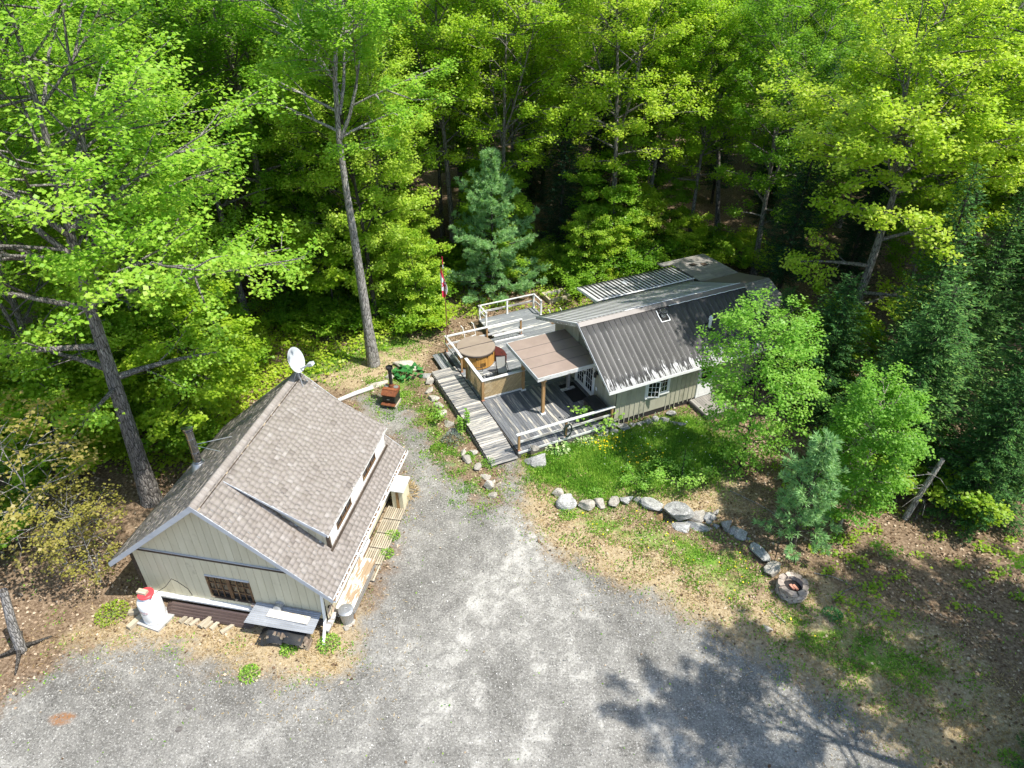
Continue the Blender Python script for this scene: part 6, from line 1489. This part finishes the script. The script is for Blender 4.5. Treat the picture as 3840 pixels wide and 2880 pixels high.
plant(PR['sapling'], 3.75, 26.35, 'thin sapling growing in front of the deck railing', 'sapling', s=1.55)
plant(PR['sapling'], -3.5, 27.0, 'thin sapling among the stones beside the boardwalk', 'sapling', rz=2.)
plant(PR['shrub3'], 4.45, 40.1, 'tall bright shrub just behind the block well', 'shrub', s=.95, rz=.3)
plant(PR['sapling'], 14.1, 18.6, 'small green seedling in the dry grass right of the birch', 'sapling', s=.8)
plant(PR['sapling'], 12.5, 19.2, 'small yellow-green seedling at the foot of the birch', 'sapling', s=.7, rz=1.)

def herb(name, x, y, h, rr, n, leaf, mat, label, cat='plant', seed=1, asp=.6, up=.5, group=None):
    r = rg(seed); az = r.uniform(0, 6.28, n); rad = rr*np.sqrt(r.random(n)); z = h*(1-.75*(rad/rr)**2)*r.uniform(.35, 1, n)
    P = np.stack([rad*np.cos(az), rad*np.sin(az), z], 1); T = np.stack([np.cos(az), np.sin(az), r.uniform(-.4, up, n)], 1)+r.normal(size=(n, 3))*.3; N = np.stack([.4*np.cos(az), .4*np.sin(az), np.ones(n)], 1)+r.normal(size=(n, 3))*.25
    L = leaf*r.uniform(.7, 1.2, n); o = empty(name, (x, y, 0), 0, label, cat, group)
    link('leaves', leaves_mesh('leaves', P, T, N, L, L*asp, r.random(n), mat), o)
    link('stalks', tubes_mesh('stalks', [(np.stack([[0, 0, 0], P[i]*.98]), np.array([.012, .006]), 4) for i in range(0, n, max(1, n//14))], 'herb_stalk'), o); return o
MAT['herb_stalk'] = nmat('herb_stalk', [(.12, .18, .05), (.22, .26, .09)], 4, rough=.7)
herb('rhubarb_plant', -5.4, 31.0, .55, .62, 46, .34, 'herb_dark', 'big-leaved dark green rhubarb beside the flat stone', seed=2, asp=.9)
herb('hosta_plant', 2.1, 25.0, .42, .45, 150, .22, 'hosta', 'variegated hosta clump beside the boulder under the railing', seed=3, asp=.5)
herb('variegated_groundcover', 3.2, 25.75, .25, .62, 300, .12, 'hosta', 'pale variegated groundcover below the coiled hose', seed=4)
herb('grey_shrub', -2.75, 25.5, .5, .5, 420, .09, 'grey_shrub', 'dark grey-green low bush beside the boardwalk', 'shrub', seed=5, asp=.35, up=1.2)
for i, (x, y, h, s) in enumerate(((-2.42, 26.05, 1.0, 'left'), (-2.12, 26.4, 1.15, 'right'))):
    r = rg(60+i); n = 90; z = np.linspace(.1, h, n); az = r.uniform(0, 6.28, n); P = np.stack([.03*np.cos(az), .03*np.sin(az), z], 1); T = np.stack([np.cos(az), np.sin(az), r.uniform(-.2, .5, n)], 1); L = .16*r.uniform(.7, 1.1, n)
    o = empty('leafy_shoot', (x, y, 0), 0, f'upright bright green leafy shoot by the boardwalk, the {s} one of the pair', 'plant', 'leafy shoots by the boardwalk'); link('leaves', leaves_mesh('leaves', P, T, np.tile([0, 0, 1.], (n, 1))+r.normal(size=(n, 3))*.3, L, L*.6, r.random(n), 'leaf_fresh'), o); link('stem', tubes_mesh('stem', [(np.array([[0, 0, 0], [0, 0, h]]), np.array([.015, .006]), 5)], 'herb_stalk'), o)
tufts = [(-1.0, 23.9, .35, .3, 'round bright green clump at the boardwalk foot', 'leaf_fresh'), (-1.95, 24.4, .28, .22, 'small bright green clump between the boardwalk stones', 'leaf_fresh'), (.5, 24.62, .35, .3, 'lime clump between the ramp and the boulder', 'leaf_lime'), (-3.4, 24.95, .3, .3, 'low green clump at the gravel edge of the bed', 'leaf_under'), (-3.75, 27.2, .35, .35, 'green clump on the gravel side of the bed', 'leaf_under'), (3.6, 21.95, .3, .35, 'bright green clump behind the lawn stone row', 'leaf_fresh'), (2.3, 20.85, .18, .35, 'mounded green grass tussock below the stone row', 'grass'), (-7.5, 14.5, .3, .25, 'green weed clump before the firewood stack', 'grass'), (-6.2, 14.7, .35, .35, 'green weed clump at the downspout foot', 'grass'), (-4.75, 19.6, .25, .28, 'green weeds beside the pallet walkway', 'grass'), (-4.85, 18.7, .22, .25, 'low green weeds near the bench end of the walkway', 'grass'), (-14.1, 15.95, .4, .5, 'yellow-green maple seedling left of the propane tank', 'leaf_lime'), (11.3, 15.9, .25, .3, 'dark green weed clump in the dry grass near the fire pit', 'herb_dark'), (14.6, 10.8, .3, .3, 'green clump at the lower right gravel edge', 'grass'), (-8.55, 13.6, .22, .3, 'dry green tuft at the gravel edge before the bunkhouse', 'grass')]
for i, (x, y, h, rr, lab, m) in enumerate(tufts): herb('weed_clump', x, y, h*.8, rr*1.1, int(260*rr/.3), .075, m, lab, seed=80+i, up=.9)
herb('dry_grass_tuft', -4.6, 22.0, .4, .55, 420, .3, 'dry_straw', 'tan dry grass tuft beside the far bunkhouse corner', seed=120, asp=.08, up=1.6)

def stump_and_snag():
    o = empty('dead_trunk', (16.0, 20.6, 0), 0, 'grey dead trunk leaning under the broad spruce', 'dead trunk')
    lines = [(np.array([[0, 0, 0], [.25, .1, 1.3], [.6, .2, 3.0]]), np.array([.13, .12, .09]), 9)]; link('trunk', tubes_mesh('trunk', lines, 'bark_pale'), o)
    r = rg(5); br = []
    for i in range(14):
        p = np.array([r.uniform(.1, .6), .1, r.uniform(.4, 2.8)]); d = r.normal(size=3)*np.array([1, .6, .4]); br.append((np.stack([p, p+d*.5, p+d*.9+[0, 0, -.3]]), np.array([.018, .012, .005]), 4))
    link('branches', tubes_mesh('branches', br, 'bark_pale'), o)
    o = empty('grey_stump', (-16.5, 14.5, 0), .4, 'leaning grey trunk stub at the lower left edge', 'tree stump'); link('trunk', tubes_mesh('trunk', [(np.array([[0, 0, 0], [.15, .0, 1.2], [.45, .05, 2.8]]), np.array([.17, .15, .12]), 9)], 'bark_pale'), o)
    link('roots', tubes_mesh('roots', [(np.array([[0, 0, .2], [.4*math.cos(a), .4*math.sin(a), .05], [.9*math.cos(a), .9*math.sin(a), -.05]]), np.array([.09, .06, .03]), 6) for a in (.3, 1.7, 3.1, 4.6)], 'bark_dark'), o)
    for i, (x, y, z, rz, L, lab) in enumerate(((12.2, 16.9, .04, .5, 1.5, 'thin dry stick lying right of the fire pit'), (11.9, 17.5, .04, -.4, 1.3, 'pale stick behind the fire pit'), (9.3, 15.9, .04, 2.2, .8, 'short pale stick in the weeds near the fire pit'), (10.2, 21.3, .05, -.75, 2.6, 'long dark stick on the ground behind the stone row'), (-13.9, 18.3, .05, .3, .9, 'bleached stick in the leaf litter left of the bunkhouse'))):
        o = empty('fallen_stick', (x, y, z), rz, lab, 'stick', 'fallen sticks'); link('stick', tubes_mesh('stick', [(np.array([[-L/2, 0, 0], [0, .05, .03], [L/2, -.04, 0]]), np.array([.02, .018, .008]), 5)], 'bark_pale'), o)
    for i, (x, y) in enumerate(((-10.1, 12.45), (-10.15, 11.75))):
        o = empty('dark_spot', (x, y, .004), 0, ('upper of two dark round spots on the gravel', 'lower of two dark round spots on the gravel')[i], 'drain cap', 'dark spots on the gravel'); MB().lathe([(.10, 0), (.10, .012), (0, .016)], 16, cap=False).build('cap', 'joist_dark', o)  # thin dark discs drawn for two dark spots on the gravel
stump_and_snag()

# ------------------------------------------------------------------ stuff: litter, grass, seedlings, flowers
def scatter(n, x0, x1, y0, y1, dens, seed):
    r = rg(seed); out = []
    got = 0
    while got < n:
        X = r.uniform(x0, x1, n); Y = r.uniform(y0, y1, n); k = r.random(n) < dens(X, Y)
        out.append(np.stack([X[k], Y[k]], 1)); got += k.sum()
        if k.mean() < .002: break
    P = np.concatenate(out)[:n]; return P, r
def gmask(X, Y): return soft(sdist(GRAVEL, X, Y), .8)
BLD = [[gl(-3.5, .4)[:2], gl(3.5, .4)[:2], gl(3.5, 7.2)[:2], gl(-3.5, 7.2)[:2]], [cl(.7, -2.6)[:2], cl(12.6, -2.6)[:2], cl(12.6, 6.6)[:2], cl(.7, 6.6)[:2]], [cl(-5.75, -2.9)[:2], cl(.7, -2.8)[:2], cl(3.6, 6.6)[:2], cl(2.3, 9)[:2], cl(-1.4, 9)[:2], cl(-5, 6.7)[:2]]]
def clear(X, Y): 
    m = np.ones(X.shape)
    for b in BLD: m *= (sdist(b, X, Y) < 0)
    return m
def grassm(X, Y): return np.maximum(soft(sdist(LAWN, X, Y), 1.3), np.max([.6*soft(sdist(w, X, Y), 1.6) for w in WEEDS], axis=0))
def strawm(X, Y): return np.max([soft(sdist(w, X, Y), 1.8) for w in STRAW], axis=0)
def flat_leaves(name, P, r, leaf, mat, label, cat, tilt=.35, zr=.03, asp=.75, varf=None):
    n = len(P); z = hgt(P[:, 0], P[:, 1])+r.uniform(.008, zr, n); az = r.uniform(0, 6.28, n); T = np.stack([np.cos(az), np.sin(az), r.normal(0, tilt, n)], 1); N = np.stack([r.normal(0, tilt, n), r.normal(0, tilt, n), np.ones(n)], 1)
    L = leaf*r.uniform(.6, 1.3, n); me = leaves_mesh(name, np.stack([P[:, 0], P[:, 1], z], 1), T, N, L, L*asp, r.random(n) if varf is None else varf, mat, .2)
    return tag(link(name, me), label, cat, kind='stuff')
P, r = scatter(42000, -24, 24, 10, 44, lambda X, Y: clear(X, Y)*np.clip(1-1.25*gmask(X, Y), .004, 1)*(1-.8*np.clip(soft(sdist(LAWN, X, Y), 1.3), 0, 1))*(1-.55*strawm(X, Y))*(.55+.45*np.sin(1.7*X+np.sin(2.1*Y))*np.sin(1.3*Y)), 201)
flat_leaves('leaf_litter', P, r, .11, 'litter', 'scattered dry brown leaves over the ground', 'leaf litter')
def blades(name, P, r, h, w, mat, label, cat, tilt=.5):
    n = len(P); z = hgt(P[:, 0], P[:, 1]); az = r.uniform(0, 6.28, n); T = np.stack([np.cos(az)*tilt, np.sin(az)*tilt, np.ones(n)], 1)+r.normal(size=(n, 3))*.2; N = r.normal(size=(n, 3)); N[:, 2] *= .3
    L = h*r.uniform(.5, 1.3, n); return tag(link(name, leaves_mesh(name, np.stack([P[:, 0], P[:, 1], z], 1), T, N, L, w*r.uniform(.7, 1.3, n), r.random(n)*.7+.3*np.sin(P[:, 0]*1.3+np.sin(P[:, 1]*1.9))**2, mat, .05)), label, cat, kind='stuff')
P, r = scatter(45000, 0, 10.5, 21, 28.2, lambda X, Y: clear(X, Y)*soft(sdist(LAWN, X, Y), 1.2)**2*(.35+.65*(np.sin(2.3*X+1.5*np.sin(1.7*Y))*np.sin(2.9*Y) > -.35)), 202)
blades('lawn_grass', P, r, .17, .035, 'grass', 'uneven green lawn grass in front of the cabin', 'grass')
def weedm(X, Y): return clear(X, Y)*np.max([soft(sdist(w, X, Y), 1.8) for w in WEEDS], axis=0)**1.5*np.clip((np.sin(2.9*X+1.3*np.sin(2.3*Y))*np.sin(3.7*Y+np.sin(1.9*X))+.45), 0, 1)
P, r = scatter(22000, -12, 15, 12, 36, weedm, 203)
blades('weed_grass', P, r, .12, .04, 'grass', 'patchy weeds and clover along the gravel edges', 'weeds', .9)
P, r = scatter(26000, -17, 18, 9.5, 24, lambda X, Y: clear(X, Y)*strawm(X, Y)*np.clip(1-.8*gmask(X, Y), .02, 1)*(.3+.7*(np.sin(1.9*X+np.sin(2.7*Y))*np.sin(2.3*Y) > -.2)), 204)
blades('dry_grass', P, r, .13, .022, 'dry_straw', 'flattened tan dry grass around the gravel', 'dry grass', 1.8)
P, r = scatter(9000, -22, 22, 10.5, 36, lambda X, Y: clear(X, Y)*(1-.9*gmask(X, Y))*(.25+.75*strawm(X, Y))*(np.sin(3.1*X+2*np.sin(1.1*Y))*np.sin(2.6*Y+1) > .35), 205)
blades('sparse_weeds', P, r, .09, .05, 'grass', 'sparse green sprouts through the leaf litter', 'weeds', 1.0)
P, r = scatter(5000, -17, 14, 9.5, 30, lambda X, Y: clear(X, Y)*np.clip(gmask(X, Y)-.15, 0, 1)*np.clip(.97-gmask(X, Y), 0, 1)*(np.sin(2.1*X+np.sin(3.1*Y))*np.sin(2.7*Y+.5) > .3), 206)
blades('gravel_weeds', P, r, .07, .04, 'grass', 'tiny weeds growing through the gravel edge', 'weeds', 1.0)
COVER = [(-14.2, 23.6), (-12.6, 26.7), (-10.9, 30.6), (-9.2, 33.6), (-5.6, 36.4), (-5.0, 39.8), (-12.4, 42.4), (-17.5, 38.4), (-21.0, 29.3), (-17.3, 23.6)]
P, r = scatter(17000, -22, -4, 23, 43, lambda X, Y: clear(X, Y)*soft(sdist(COVER, X, Y), 1.5)*(.2+.8*(np.sin(1.1*X+np.sin(1.3*Y))*np.sin(1.4*Y) > -.45)), 207)
flat_leaves('seedling_cover', P, r, .17, 'leaf_lime', 'carpet of yellow-green maple seedlings on the forest floor', 'ground cover', .35, .42, .85)
P, r = scatter(7000, -5, 14, 37, 45, lambda X, Y: clear(X, Y)*(np.sin(1.1*X+np.sin(1.3*Y))*np.sin(1.4*Y) > -.2), 208)
flat_leaves('forest_edge_seedlings', P, r, .15, 'leaf_under', 'green seedlings along the forest edge behind the deck', 'ground cover', .35, .35, .85)
P, r = scatter(2600, 11.5, 22, 15.5, 24, lambda X, Y: np.clip(np.sin(1.9*X+2*np.sin(2.7*Y))*np.sin(2.6*Y+.4+np.sin(3*X)), 0, 1)**2, 209)
flat_leaves('shade_seedlings', P, r, .12, 'leaf_under', 'low green seedlings in the shade of the spruces', 'ground cover', .35, .2, .85)
P, r = scatter(150, 3.2, 7.6, 23.0, 26.3, lambda X, Y: np.exp(-(((X-4.4)/.8)**2+((Y-25.3)/.5)**2))+.5*np.exp(-(((X-5.9)/.7)**2+((Y-24.2)/.6)**2)), 210)
flat_leaves('yellow_flowers', P, r, .075, 'petal', 'yellow flowers dotting the lawn below the railing', 'flowers', .3, .32, 1.)
P, r = scatter(70, 2, 12, 15, 22, weedm, 211); flat_leaves('dandelions', P, r, .06, 'petal', 'scattered yellow dandelions in the weeds', 'flowers', .3, .2, 1.)
P, r = scatter(140, 4, 9.0, 23.5, 27.5, lambda X, Y: clear(X, Y), 212); flat_leaves('pale_flowers', P, r, .045, 'petal_white', 'tiny pale violet flowers in the shaded lawn', 'flowers', .3, .3, 1.)
P, r = scatter(2600, -16, 13, 9.5, 30, lambda X, Y: clear(X, Y)*gmask(X, Y), 213); flat_leaves('loose_stones', P, r, .05, 'petal_white' if False else 'gravel_bit', 'loose pale stones on the gravel', 'gravel', .5, .03, .8)
